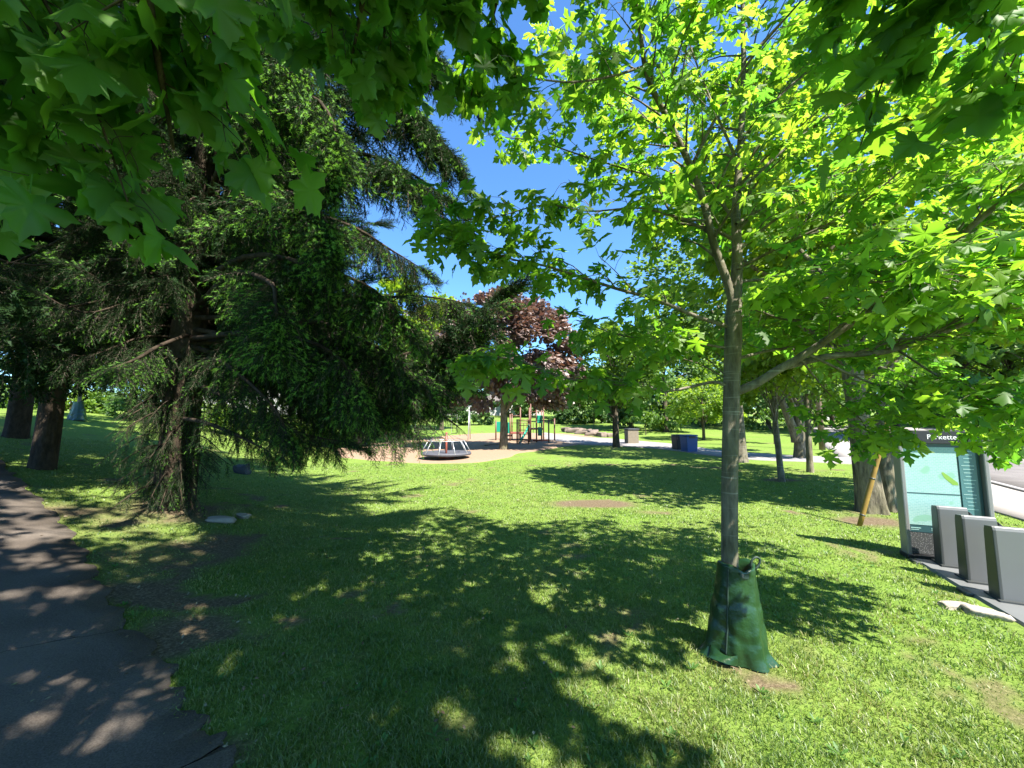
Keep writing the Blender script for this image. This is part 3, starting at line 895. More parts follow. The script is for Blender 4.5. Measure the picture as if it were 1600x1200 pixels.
# bare hanging twigs under the boughs, light where the bark is gone
# ---- the two further conifers along the path
def path_conifer(px, py, r, lab, seed, z0, n, lm):
    B = gp(px, py)
    f = lambda z: (B[0] + .03 * z, B[1])
    rg = np.random.default_rng(seed)
    bb_ = auto_boughs(rg, B, f, z0, 11.5, n, lm, 1.0, 110, 0, droop=.26)
    return conifer('conifer_tree', B, 13, r, bb_, lab, seed, (SPR_FAR, SPR_FAR), group='conifers along the path', lean=(.35, 0))
path_conifer(66, 732, .18, 'dark conifer with a thick split trunk beside the path, nearer of the pair', 8, 2.6, 76, 3.7)
path_conifer(24, 684, .21, 'broad grey trunked conifer at the far left edge, behind the split trunk', 9, 2.8, 48, 3.4)

# leaves cut away along the sun's direction to place sun flecks at chosen ground points
SUN_FLECKS = [(gp(*q), r) for q, r in [((40, 1000), .12), ((90, 1000), .12), ((85, 1075), .12), ((180, 1075), .13), ((60, 1130), .12), ((20, 1150), .12), ((250, 1070), .09), ((190, 1120), .08), ((110, 890), .10), ((40, 880), .10), ((30, 930), .12), ((90, 930), .08), ((30, 850), .16), ((270, 1165), .08), ((320, 1130), .07), ((60, 1035), .17), ((125, 1055), .13), ((30, 1090), .15), ((205, 1000), .10), ((100, 1120), .13), ((150, 975), .12), ((222, 1045), .12), ((125, 1170), .12), ((228, 1125), .08), ((160, 1020), .10),
        ((180, 1150), .10), ((255, 1110), .06), ((310, 945), .14), ((285, 990), .16), ((350, 1040), .11), ((60, 960), .08), ((150, 915), .07), ((135, 935), .07), ((60, 790), .30), ((190, 770), .25), ((130, 745), .30), ((60, 820), .16), ((20, 760), .3),
        ((790, 1030), .10), ((690, 1110), .10), ((875, 1075), .08), ((740, 1150), .10), ((1000, 960), .18), ((1090, 1000), .14), ((940, 900), .2), ((850, 940), .15), ((980, 1040), .12), ((575, 1125), .09), ((830, 1180), .12),
        ((350, 815), .22), ((385, 1165), .09), ((900, 990), .12), ((1030, 1120), .12)]]
def clear_of_flecks(P):
    k = np.ones(len(P), bool); sv = np.array(SUNV)
    for g, r in SUN_FLECKS:
        w = P - g; t = w @ sv
        k &= (np.linalg.norm(w - t[:, None] * sv, axis=1) > r + .05)
    return k

# ================================================================== THE YOUNG MAPLE WITH THE WATERING BAG
MB0 = gp(1141, 1022)
D0 = MB0[1]
rm = np.random.default_rng(77)
mt = thing('maple_tree', MB0, 'young maple with smooth grey trunk standing in a green watering bag', 'tree')
tp = [MB0 - np.array([0, 0, .1]), at(1140, 800, D0), at(1143, 620, D0), at(1146, 520, D0), at(1147, 470, D0)]
link('trunk', trunk_mesh('trunk', tp, [.060, .058, .060, .064, .054], 24, .03, .25, 2, 60), M['bark_maple'], mt, True)
tubes, leaves = [], []
def L_(pts, r0, r1, level=2, **k):
    k.setdefault('sub_len', (.35, .8)); k.setdefault('flat', .45); k.setdefault('lift', .02); k.setdefault('leaf_step', .095)
    grow(rm, [at(*p) for p in pts], r0, r1, tubes, leaves, level, **k)
d = D0
# leader bending to the left, second stem going straight up
L_([(1147, 480, d), (1136, 440, d), (1115, 380, d), (1095, 300, d - .05), (1070, 240, d - .12), (1040, 180, d - .2), (1012, 120, d - .3), (1000, 50, d - .42), (990, -30, d - .55), (985, -160, d - .6)], .036, .012, 2, n_sub=24, sub_len=(.45, .95))
L_([(1149, 478, d), (1152, 400, d + .05), (1150, 330, d + .12), (1156, 240, d + .2), (1162, 120, d + .3), (1160, -40, d + .35), (1165, -200, d + .4)], .048, .012, 2, n_sub=24, sub_len=(.45, .95))
L_([(1082, 258, d - .1), (1110, 200, d - .2), (1160, 112, d - .35), (1200, 60, d - .5), (1262, -10, d - .7)], .016, .006, 2)
L_([(1016, 100, d - .3), (960, 118, d - .45), (900, 128, d - .6), (850, 125, d - .7), (800, 118, d - .8)], .011, .004, 1, n_sub=12, sub_len=(.2, .45))
# right
L_([(1150, 612, d), (1180, 600, d - .05), (1215, 578, d - .12), (1260, 552, d - .2), (1370, 478, d - .4), (1450, 422, d - .55), (1520, 352, d - .7), (1600, 290, d - .85), (1700, 220, d - 1.0)], .036, .013, 2, n_sub=18, start=.4, lift=.12)
L_([(1225, 573, d - .12), (1300, 556, d - .1), (1380, 550, d - .1), (1450, 528, d - .15), (1550, 490, d - .25), (1640, 470, d - .3), (1760, 450, d - .4)], .028, .010, 2, n_sub=16, start=.25, lift=.12)
L_([(1150, 470, d), (1220, 460, d + .1), (1340, 468, d + .3), (1450, 455, d + .5), (1560, 430, d + .7)], .013, .005, 2, n_sub=16)
L_([(1152, 500, d), (1178, 484, d + .02), (1235, 500, d + .1), (1345, 490, d + .3), (1440, 470, d + .5)], .012, .004, 2, n_sub=14)
L_([(1152, 560, d), (1230, 545, d + .4), (1330, 560, d + .9), (1430, 590, d + 1.2)], .014, .005, 2, n_sub=14)
L_([(1260, 552, d - .2), (1340, 590, d - .1), (1420, 620, d), (1490, 640, d + .1), (1540, 660, d + .15), (1570, 690, d + .2)], .011, .004, 2, n_sub=12, sub_len=(.2, .5), lift=-.1)
L_([(1400, 545, d - .1), (1470, 590, d - .3), (1550, 630, d - .4), (1630, 640, d - .5)], .010, .004, 2, n_sub=12, sub_len=(.2, .5), lift=0)
L_([(1250, 560, d - .2), (1300, 620, d + .1), (1340, 650, d + .3), (1360, 680, d + .4)], .008, .004, 2, n_sub=9, sub_len=(.2, .45), lift=-.1)
# left
L_([(1143, 512, d), (1090, 495, d - .02), (1030, 470, d - .05), (960, 450, d - .08), (900, 430, d - .1), (850, 415, d - .1), (800, 405, d - .1), (740, 385, d - .1), (690, 370, d - .1)], .019, .004, 2, n_sub=22, sub_len=(.22, .55))
L_([(1143, 545, d), (1080, 535, d + .05), (1030, 530, d + .1), (970, 524, d + .2), (900, 500, d + .3)], .012, .004, 2, n_sub=12, sub_len=(.2, .5))
L_([(1143, 608, d), (1115, 597, d), (1050, 610, d + .02), (1000, 603, d), (950, 600, d - .05), (880, 590, d - .2), (800, 560, d - .3), (740, 565, d - .35)], .014, .004, 2, n_sub=18, sub_len=(.2, .42), lift=-.05, start=.35)
L_([(1120, 372, d), (1085, 350, d + .05), (1050, 335, d + .1), (1020, 280, d + .15), (980, 265, d + .2), (900, 240, d + .3), (840, 220, d + .35), (790, 215, d + .4)], .014, .004, 2, n_sub=16, sub_len=(.25, .6))
L_([(1108, 345, d), (1060, 340, d - .2), (1000, 325, d - .3), (920, 330, d - .3), (850, 320, d - .3), (770, 340, d - .3), (700, 345, d - .25)], .010, .003, 2, n_sub=14, sub_len=(.2, .5))
# up and towards the viewer, filling the top right
for pts in ([(1152, 420, d), (1230, 380, d - .2), (1330, 330, d - .4), (1430, 250, d - .6), (1540, 190, d - .8)],
            [(1150, 350, d), (1220, 310, d + .2), (1320, 270, d + .4), (1420, 260, d + .6), (1530, 280, d + .8)],
            [(1155, 300, d), (1230, 230, d), (1330, 160, d - .1), (1440, 110, d - .2), (1560, 60, d - .3)],
            [(1155, 220, d + .2), (1240, 130, d + .3), (1350, 60, d + .4), (1470, 20, d + .5)],
            [(1155, 260, d + .2), (1100, 130, d + .5), (1060, 20, d + .7)],
            [(1060, 230, d - .1), (1000, 180, d + .2), (930, 150, d + .4), (870, 60, d + .6)],
            [(1160, 100, d + .3), (1260, 0, d + .1), (1380, -60, d - .2)],
            [(1155, 440, d), (1240, 430, d + .6), (1380, 400, d + 1.1), (1520, 380, d + 1.5)],
            [(1450, 422, d - .55), (1500, 440, d - .5), (1570, 450, d - .5), (1640, 440, d - .5)],
            [(1370, 478, d - .4), (1440, 380, d - .2), (1500, 300, d + .1), (1570, 220, d + .3)],
            [(1250, 390, d - .2), (1290, 430, d - .6), (1330, 440, d - .9), (1400, 440, d - 1.0)]):
    L_(pts, .014, .004, 2, n_sub=18, sub_len=(.3, .75))
link('branches', tubes_mesh('branches', tubes), M['bark_maple'], mt, True)
lp = np.array([l[0] for l in leaves]); lo = np.array([l[1] for l in leaves])
# keep the small sky gap to the left of the crown airy: that side of the tree carries few leaves
px, py, _f = proj(lp)
thin = np.where(lp[:, 0] < MB0[0] - .35, .50, .60) 
k = rm.uniform(0, 1, len(lp)) < thin
lp, lo = lp[k], lo[k]
print('maple leaves', len(lp))
link('crown', leaf_mesh('crown', lp, lo, .128, LEAF_DEEP, rm, .38, .35), M['maple_leaf'], mt)

# ================================================================== THE SHADE TREE THE PICTURE IS TAKEN UNDER
rt = np.random.default_rng(19)
TB = np.array([1.3, -3.2, 0.0])
st = thing('shade_maple', TB, 'large broad leaved maple overhanging the viewer, its dark leafy boughs across the top', 'tree')
link('trunk', trunk_mesh('trunk', [TB - np.array([0, 0, .1]), TB + np.array([.05, .1, 1.6]), TB + np.array([-.1, .3, 3.4]), TB + np.array([-.2, .5, 7])], [.30, .25, .2, .06], 20, .06, .4, 4), M['bark_old'], st, True)
tubes, leaves = [], []
def W(pts, r0, r1, level=2, **k):
    grow(rt, [np.array(p, float) for p in pts], r0, r1, tubes, leaves, level, **k)
# boughs that hang into the picture
W([TB + np.array([0, .2, 2.6]), (.2, -1.2, 3.7), (-.6, .2, 3.9), (-1.2, 1.1, 3.35), (-1.45, 1.55, 2.95)], .05, .006, 2, n_sub=8, sub_len=(.3, .6), leaf_step=.10, start=.35, lift=-.15)
W([TB + np.array([0, .2, 2.8]), (.0, -1.2, 3.9), (-1.2, .1, 3.8), (-2.2, 1.0, 3.2), (-2.6, 1.6, 2.75)], .05, .006, 2, n_sub=8, sub_len=(.3, .6), leaf_step=.10, start=.35, lift=-.15)
W([TB + np.array([0, .2, 3.2]), (.6, -1.0, 4.2), (-.1, .6, 4.2), (-.7, 1.7, 4.1), (-1.0, 2.2, 4.0)], .05, .006, 2, n_sub=9, sub_len=(.3, .6), leaf_step=.10, start=.4, lift=-.1)
for q0, q1 in (((.2, 1.6, 4.9), (-.35, 2.9, 4.35)), ((-.4, 1.4, 4.7), (-1.1, 2.9, 4.3))):
    W([TB + np.array([0, .3, 3.6]), (.7, -.8, 4.6), q0, q1], .04, .005, 2, n_sub=9, sub_len=(.2, .42), leaf_step=.13, start=.66, lift=-.1)
# low sprays hanging into the top of the view
for q, nn in (((300, 130, 1.45), 9), ((235, 90, 1.5), 8), ((360, 190, 1.5), 7), ((160, 300, 1.55), 9), ((90, 270, 1.5), 7), ((15, 310, 1.4), 6), ((215, 360, 1.6), 5), ((60, 60, 1.6), 9), ((150, 150, 1.7), 8), ((430, 30, 1.8), 8),
              ((520, 60, 2.0), 7), ((610, 80, 2.1), 7), ((690, 40, 2.2), 7), ((1480, 40, 1.7), 6), ((1570, 120, 1.6), 6), ((1400, 130, 1.9), 6), ((1310, 40, 2.0), 6), ((1500, 200, 1.8), 4), ((1340, 240, 2.0), 4)):
    e = at(*q); b0 = e + np.array([rt.uniform(-.1, .25), -.55, .75])
    W([b0, b0 * .5 + e * .5 + np.array([0, 0, .12]), e], .008, .003, 1, n_sub=nn + 4, sub_len=(.12, .26), leaf_step=.10, start=.35, lift=-.25)
# the rest of the crown above and behind
for i in range(150):
    a = rt.uniform(0, 6.283); el = rt.uniform(.05, 1.2)
    L = rt.uniform(2.4, 5.2)
    z = rt.uniform(3.4, 8.0)
    s = TB + np.array([-.15, .4, z])
    dd = np.array([math.cos(a) * math.cos(el), math.sin(a) * math.cos(el), math.sin(el) * .7])
    e = s + dd * L
    qx, qy, _f = proj(e)
    if e[1] > .2 and -150 < qx[0] < 1750 and qy[0] > -260: continue
    if e[1] > (1.0 if e[2] < 6.5 else 2.6) or e[0] > 3.1 + .6 * (-e[1]) or e[1] < -5.5: continue
    W([s, s + dd * L * .5 + np.array([0, 0, .25]), e + np.array([0, 0, -.2])], .05, .008, 2, n_sub=13, sub_len=(.6, 1.2), leaf_step=.15, start=.25, lift=0)
link('branches', tubes_mesh('branches', tubes), M['bark_dark'], st, True)
lp = np.array([l[0] for l in leaves]); lo = np.array([l[1] for l in leaves])
near = (np.linalg.norm(lp - np.array([0, 0, EYE]), axis=1) < 3.2) & (lp[:, 1] > .3)
k = (np.linalg.norm(lp - np.array([0, 0, EYE]), axis=1) > 1.05) & (clear_of_flecks(lp) | near)
k &= ~near | (rt.uniform(0, 1, len(lp)) < np.where(lp[:, 0] > .6, .42, np.where(lp[:, 2] < 3.0, .24, .36)))
lp, lo = lp[k], lo[k]
print('shade leaves', len(lp))
link('crown', leaf_mesh('crown', lp, lo, .155, LEAF_BROAD, rt, .5, .6), M['big_leaf'], st)

# an unseen second tree, added to cast shade on the path and the spruce
rt2 = np.random.default_rng(23)
T2 = np.array([-5.2, -1.6, 0.0])
st2 = thing('shade_maple', T2, 'unseen broad leaved maple left of the viewer, added to shade the asphalt path', 'tree')
link('trunk', trunk_mesh('trunk', [T2 - np.array([0, 0, .1]), T2 + np.array([.05, .1, 2]), T2 + np.array([.1, .2, 6]), T2 + np.array([.2, .4, 14])], [.28, .24, .17, .05], 20, .06, .4, 4), M['bark_old'], st2, True)
tubes, leaves = [], []
for i in range(150):
    a = rt2.uniform(0, 6.283); el = rt2.uniform(.0, 1.0); L = rt2.uniform(2.4, 6.0); z = rt2.uniform(4.6, 13.0)
    s = T2 + np.array([.15, .3, z]); dd = np.array([math.cos(a) * math.cos(el), math.sin(a) * math.cos(el), math.sin(el) * .7]); e = s + dd * L
    if e[1] > (1.2 if e[2] < 6.5 else 2.8 if e[2] < 8.5 else 5.5) or e[1] < -4.0: continue
    grow(rt2, [s, s + dd * L * .5 + np.array([0, 0, .25]), e + np.array([0, 0, -.2])], .05, .008, tubes, leaves, 2, n_sub=11, sub_len=(.6, 1.2), leaf_step=.17, start=.25, lift=0)
link('branches', tubes_mesh('branches', tubes), M['bark_dark'], st2, True)
lp = np.array([l[0] for l in leaves]); lo = np.array([l[1] for l in leaves])
k = clear_of_flecks(lp); lp, lo = lp[k], lo[k]
print('second shade leaves', len(lp))
link('crown', leaf_mesh('crown', lp, lo, .17, (FAR_V, FAR_F), rt2, .5, .6), M['big_leaf'], st2)

# ================================================================== OTHER TREES
# twin-stemmed old maple by the pavement
p = gp(1363, 800)
broadleaf('twin_stem_maple', p, 10, [(1.0, .6, 6.6, 3.4, 3.2, 3.0), (-.9, 1.2, 5.0, 2.0, 2.2, 1.7), (2.2, .4, 5.4, 2.8, 2.6, 2.2), (1.0, .8, 4.0, 2.6, 2.4, 1.2), (-.5, .6, 7.4, 2.4, 2.4, 1.8), (3.4, .6, 7.2, 2.6, 2.4, 2.0)], 19000, .19, 'lime_leaf',
          'old twin stemmed maple with rough bark beside the yellow guy wire guard', trunk_r=.20, barkm='bark_old', seed=41, clumps=230, clump_r=.62, lean=(-.35, .2), trunk_top=8, trunk_n=28,
          extra_stem=[(.42, .10, 0), (.44, .12, 1.0), (.8, .3, 3.2), (1.3, .5, 7.0)], tmpl=(FAR_V, FAR_F))
def tree_at(px, py, *a, **k):
    return broadleaf(a[0], gp(px, py), *a[1:], **k)
tree_at(1222, 752, 'slender_tree', 5.5, [(.1, .2, 3.9, 1.5, 1.5, 1.3), (-.3, 0, 2.9, 1.0, 1.0, .7)], 3200, .15, 'lime_leaf', 'slender young tree with a pale thin trunk in the dappled lawn', trunk_r=.085, seed=42, clumps=50, clump_r=.4, lean=(-.25, 0), barkm='bark_maple', group='trees along the right of the lawn')
tree_at(1266, 738, 'slender_tree', 6.0, [(.1, .2, 4.2, 1.6, 1.6, 1.5), (.4, 0, 3.0, 1.2, 1.1, .7)], 3200, .16, 'far_leaf', 'slender tree with a brown lit trunk between the thick leaning trunk and the pole', trunk_r=.10, seed=43, clumps=50, clump_r=.45, lean=(.1, 0), barkm='bark_old', group='trees along the right of the lawn')
tree_at(1250, 716, 'forked_maple', 9, [(0, 0, 6.0, 3.6, 3.2, 2.8), (-1.5, .5, 4.4, 2.2, 2.0, 1.3)], 8000, .22, 'far_leaf', 'thick trunked maple forking low behind the slender trees', trunk_r=.23, seed=44, clumps=90, clump_r=.7, lean=(.35, 0), barkm='bark_old', extra_stem=[(-.05, 0, .9), (-.5, 0, 2.2), (-.9, .1, 3.5), (-1.6, .2, 6)], group='trees along the right of the lawn')
tree_at(1157, 722, 'tall_maple', 13, [(.2, .2, 8.5, 4.0, 3.6, 4.0), (-1.8, 0, 6.0, 2.4, 2.4, 1.8), (2.4, 0, 6.4, 2.6, 2.4, 2.2)], 14000, .20, 'far_leaf', 'tall straight trunked tree directly behind the young maple', trunk_r=.23, seed=45, clumps=130, clump_r=.75, trunk_top=12, barkm='bark_maple', group='trees behind the lawn')
tree_at(963, 699, 'round_tree', 8, [(0, 0, 5.6, 3.0, 2.8, 2.2), (-1.6, 0, 3.9, 1.7, 1.6, 1.0), (1.4, .2, 3.7, 1.8, 1.6, 1.1)], 9500, .22, 'far_leaf', 'round green tree with dark trunk at the edge of the path by the stone pillar', trunk_r=.21, seed=46, clumps=100, clump_r=.6, group='trees behind the lawn')
# low bright tree near the bins
tree_at(1100, 688, 'bright_tree', 5.5, [(0, 0, 3.4, 2.6, 2.2, 1.6), (-1.6, -.2, 2.2, 1.4, 1.2, .9), (1.4, 0, 2.4, 1.5, 1.3, 1.0)], 6000, .2, 'lime_leaf', 'low bushy yellow green tree hanging over the recycling bins', trunk_r=.12, seed=47, clumps=90, clump_r=.5, group='trees behind the lawn')
# purple-leaved tree in the playground
tree_at(787, 703, 'purple_tree', 9.5, [(.3, 0, 6.2, 3.9, 3.4, 2.8), (-2.0, 0, 3.9, 2.4, 2.2, 1.5), (2.4, 0, 4.2, 2.4, 2.2, 1.6), (.2, .3, 8.2, 2.1, 1.9, 1.3)], 32000, .24, 'purple_leaf', 'purple leaved tree with a sunlit trunk in the playground surface', trunk_r=.24, seed=48, clumps=230, clump_r=.6, barkm='bark_old')
def tree_d(px, dist, name, h, w, n, size, leaf, label, seed, group='trees beyond the playground', tr=.25, low=.25, **k):
    q = at(px, 655, dist)
    b = np.array([q[0], q[1], float(H(q[0], q[1]))])
    r = np.random.default_rng(seed)
    cr = [(0, 0, h * (.62 if low > .1 else .46), w * .5, w * .48, h * (.36 if low > .1 else .46))]
    for j in range(5):
        a = r.uniform(0, 6.28); cr.append((math.cos(a) * w * .32, math.sin(a) * w * .3, h * r.uniform(low + .1, .8), w * r.uniform(.22, .32), w * r.uniform(.22, .3), h * r.uniform(.14, .22)))
    return broadleaf(name, b, h, cr, n, size, leaf, label, group=group, trunk_r=tr, seed=seed, **k)
T = tree_d
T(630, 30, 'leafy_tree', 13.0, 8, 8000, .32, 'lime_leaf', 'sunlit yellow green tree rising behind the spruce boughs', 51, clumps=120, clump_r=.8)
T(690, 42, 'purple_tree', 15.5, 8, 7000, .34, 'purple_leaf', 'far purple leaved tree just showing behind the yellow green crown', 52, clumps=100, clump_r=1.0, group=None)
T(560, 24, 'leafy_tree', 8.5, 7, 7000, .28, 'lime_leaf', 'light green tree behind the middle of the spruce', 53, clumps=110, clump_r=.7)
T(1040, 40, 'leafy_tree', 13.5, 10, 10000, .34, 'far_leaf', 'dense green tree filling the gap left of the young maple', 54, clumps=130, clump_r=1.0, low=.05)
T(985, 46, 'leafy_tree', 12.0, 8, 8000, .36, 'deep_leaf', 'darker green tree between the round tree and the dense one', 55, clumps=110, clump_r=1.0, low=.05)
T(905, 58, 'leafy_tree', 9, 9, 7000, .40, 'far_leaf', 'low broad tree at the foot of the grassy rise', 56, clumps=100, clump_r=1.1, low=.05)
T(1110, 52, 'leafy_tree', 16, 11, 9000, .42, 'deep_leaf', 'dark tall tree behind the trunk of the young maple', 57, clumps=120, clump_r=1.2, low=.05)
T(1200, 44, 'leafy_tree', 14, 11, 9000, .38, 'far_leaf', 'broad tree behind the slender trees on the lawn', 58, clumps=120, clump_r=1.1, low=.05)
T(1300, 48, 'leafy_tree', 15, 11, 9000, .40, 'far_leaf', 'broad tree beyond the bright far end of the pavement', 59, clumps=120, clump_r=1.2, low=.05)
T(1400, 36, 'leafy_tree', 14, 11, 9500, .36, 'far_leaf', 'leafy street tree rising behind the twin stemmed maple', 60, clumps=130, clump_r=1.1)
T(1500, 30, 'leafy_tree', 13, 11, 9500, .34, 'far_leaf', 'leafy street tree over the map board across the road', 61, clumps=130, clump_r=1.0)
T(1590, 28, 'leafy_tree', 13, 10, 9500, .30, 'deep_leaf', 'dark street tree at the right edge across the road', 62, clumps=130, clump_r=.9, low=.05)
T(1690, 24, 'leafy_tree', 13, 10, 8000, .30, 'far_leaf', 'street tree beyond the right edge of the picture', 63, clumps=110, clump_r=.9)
# the wooded edge of the park
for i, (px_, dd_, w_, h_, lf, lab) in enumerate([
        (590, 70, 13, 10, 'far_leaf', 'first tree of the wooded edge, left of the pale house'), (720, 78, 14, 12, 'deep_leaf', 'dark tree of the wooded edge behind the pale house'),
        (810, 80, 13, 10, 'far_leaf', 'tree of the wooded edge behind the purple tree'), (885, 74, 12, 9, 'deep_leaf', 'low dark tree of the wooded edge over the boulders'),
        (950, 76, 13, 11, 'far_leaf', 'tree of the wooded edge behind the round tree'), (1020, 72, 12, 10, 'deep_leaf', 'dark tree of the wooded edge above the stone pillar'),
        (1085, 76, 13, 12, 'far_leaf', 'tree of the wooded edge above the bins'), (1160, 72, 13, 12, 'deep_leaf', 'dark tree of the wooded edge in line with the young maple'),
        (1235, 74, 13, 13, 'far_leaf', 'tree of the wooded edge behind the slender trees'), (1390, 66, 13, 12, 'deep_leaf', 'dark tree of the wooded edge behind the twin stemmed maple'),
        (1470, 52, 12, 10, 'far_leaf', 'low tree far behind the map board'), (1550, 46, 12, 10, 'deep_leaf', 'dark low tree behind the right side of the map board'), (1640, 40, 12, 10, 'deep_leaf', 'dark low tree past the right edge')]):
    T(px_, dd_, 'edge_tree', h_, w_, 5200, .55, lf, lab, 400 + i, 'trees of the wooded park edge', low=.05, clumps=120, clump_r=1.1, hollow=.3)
# left: sunlit trees behind the conifers
T(20, 20, 'leafy_tree', 9, 7, 7500, .24, 'lime_leaf', 'bright tree behind the path at the far left', 64, 'trees behind the conifers', clumps=120, clump_r=.6)
T(120, 25, 'leafy_tree', 11, 9, 8500, .28, 'lime_leaf', 'bright tree between the split trunk and the big spruce', 65, 'trees behind the conifers', clumps=130, clump_r=.7)
T(205, 30, 'leafy_tree', 15, 10, 8500, .32, 'far_leaf', 'tall tree behind the gap left of the spruce trunk', 66, 'trees behind the conifers', clumps=130, clump_r=.8)
T(345, 24, 'leafy_tree', 10, 8, 8000, .28, 'far_leaf', 'green tree seen right of the spruce trunk', 67, 'trees behind the conifers', clumps=120, clump_r=.7)
T(455, 28, 'leafy_tree', 11, 9, 8000, .30, 'deep_leaf', 'dark green tree behind the hanging spruce boughs', 68, 'trees behind the conifers', clumps=120, clump_r=.8)
T(-60, 26, 'leafy_tree', 13, 9, 7000, .30, 'far_leaf', 'tree outside the left edge behind the path', 69, 'trees behind the conifers', clumps=110, clump_r=.8)
# shrubs along the top of the slope
def shrub(px, dist, w, h, leaf, label, seed, n=2600, size=.13, sink=.1):
    q = at(px, 655, dist); b = np.array([q[0], q[1], float(H(q[0], q[1])) - sink])
    return broadleaf('shrub', b, h, [(0, 0, h * .5, w * .5, w * .4, h * .5), (w * .28, 0, h * .4, w * .3, w * .3, h * .4), (-w * .3, .1, h * .4, w * .3, w * .3, h * .38)], n, size, leaf, label, 'shrub',
                     'shrubs behind the lawn', trunk_r=.035, seed=seed, clumps=60, clump_r=.28, limbs=5, trunk_n=8, hollow=.3)
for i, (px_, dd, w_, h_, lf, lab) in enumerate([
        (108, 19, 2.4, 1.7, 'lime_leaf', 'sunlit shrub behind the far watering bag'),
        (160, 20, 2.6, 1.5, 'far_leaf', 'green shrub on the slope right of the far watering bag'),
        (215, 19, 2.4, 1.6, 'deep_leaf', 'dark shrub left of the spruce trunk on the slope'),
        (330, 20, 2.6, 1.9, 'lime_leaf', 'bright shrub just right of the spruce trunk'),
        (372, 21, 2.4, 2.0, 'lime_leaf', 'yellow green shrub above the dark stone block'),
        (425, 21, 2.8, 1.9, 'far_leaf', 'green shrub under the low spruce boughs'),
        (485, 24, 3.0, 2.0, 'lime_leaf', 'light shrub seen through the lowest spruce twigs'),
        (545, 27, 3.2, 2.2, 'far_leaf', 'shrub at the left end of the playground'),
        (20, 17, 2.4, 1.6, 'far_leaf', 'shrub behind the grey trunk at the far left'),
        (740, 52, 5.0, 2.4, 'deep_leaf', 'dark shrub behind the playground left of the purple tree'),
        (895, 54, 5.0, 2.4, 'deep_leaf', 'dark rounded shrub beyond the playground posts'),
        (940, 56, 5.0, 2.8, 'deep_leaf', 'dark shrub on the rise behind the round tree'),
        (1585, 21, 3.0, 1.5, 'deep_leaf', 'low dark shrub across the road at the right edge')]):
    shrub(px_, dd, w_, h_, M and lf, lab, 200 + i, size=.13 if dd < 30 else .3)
# saplings on the far grass
for i, (px_, py_, hh_, lab) in enumerate([(928, 671, 2.6, 'sapling left of the round tree on the far grass'), (990, 668, 3.0, 'sapling behind the stone pillar on the far grass'),
                                          (1009, 680, 2.2, 'thin sapling just right of the stone pillar'), (1210, 694, 2.6, 'sapling right of the bins near the slender tree')]):
    tree_at(px_, py_, 'sapling', hh_, [(0, 0, hh_ * .8, .7, .7, hh_ * .22)], 500, .2, 'far_leaf', lab, trunk_r=.045, seed=300 + i, clumps=16, clump_r=.3, limbs=3, trunk_n=8, group='saplings on the far grass')

# ================================================================== OBJECTS
M['bag'] = plain('bag_canvas', (.010, .038, .011), .34, noise=.3, scale=6, bump=.9, bscale=8, spec=.5)
M['bag_strap'] = plain('bag_strap', (.012, .03, .02), .6)
M['grey_metal'] = plain('grey_metal', (.22, .22, .215), .45, .25, noise=.05)
M['dock_skin'] = plain('dock_skin', (.135, .138, .136), .38, .15, noise=.04, scale=3)
M['dark_metal'] = plain('dark_metal', (.055, .06, .058), .45, .3, noise=.1)
M['plate'] = plain('plate_metal', (.16, .165, .165), .5, .3, noise=.12, scale=4)
M['black'] = plain('black_plastic', (.018, .018, .02), .5)
M['rubber'] = plain('rubber', (.015, .015, .015), .85)
M['white'] = plain('white_paint', (.8, .8, .8), .5)
M['yellow'] = plain('yellow_plastic', (.23, .14, .022), .6, noise=.45, scale=9)
M['blue_bin'] = plain('blue_plastic', (.012, .06, .22), .45, noise=.1)
M['black_bin'] = plain('bin_black', (.02, .02, .022), .5, noise=.1)
M['stone'] = plain('pale_stone', (.30, .26, .21), .9, noise=.25, scale=9, bump=.7, bscale=25)
M['pillar'] = plain('pillar_stone', (.17, .145, .105), .9, noise=.25, scale=7, bump=.5)
M['boulder'] = plain('boulder', (.17, .13, .105), .95, noise=.35, scale=4, bump=.8)
M['dark_stone'] = plain('dark_stone', (.05, .055, .06), .9, noise=.25, bump=.5)
M['brown_post'] = plain('brown_post', (.13, .055, .035), .5, noise=.1)
M['green_play'] = plain('green_play', (.01, .24, .16), .4, noise=.08)
M['red_play'] = plain('red_play', (.22, .055, .035), .45, noise=.1)
M['mesh_grey'] = plain('rope_mesh', (.065, .067, .08), .7, noise=.25, scale=30)
M['steel'] = plain('steel', (.55, .56, .57), .35, .6, noise=.05)
M['pole_wood'] = bark('pole_wood', (.16, .11, .08), (.30, .22, .16), (12, 12, .8), .3)
M['house_wall'] = plain('house_wall', (.5, .49, .47), .8, noise=.06, scale=2)
M['house_roof'] = plain('house_roof', (.12, .10, .09), .9, noise=.2)
M['glass'] = plain('window_glass', (.05, .06, .07), .1)

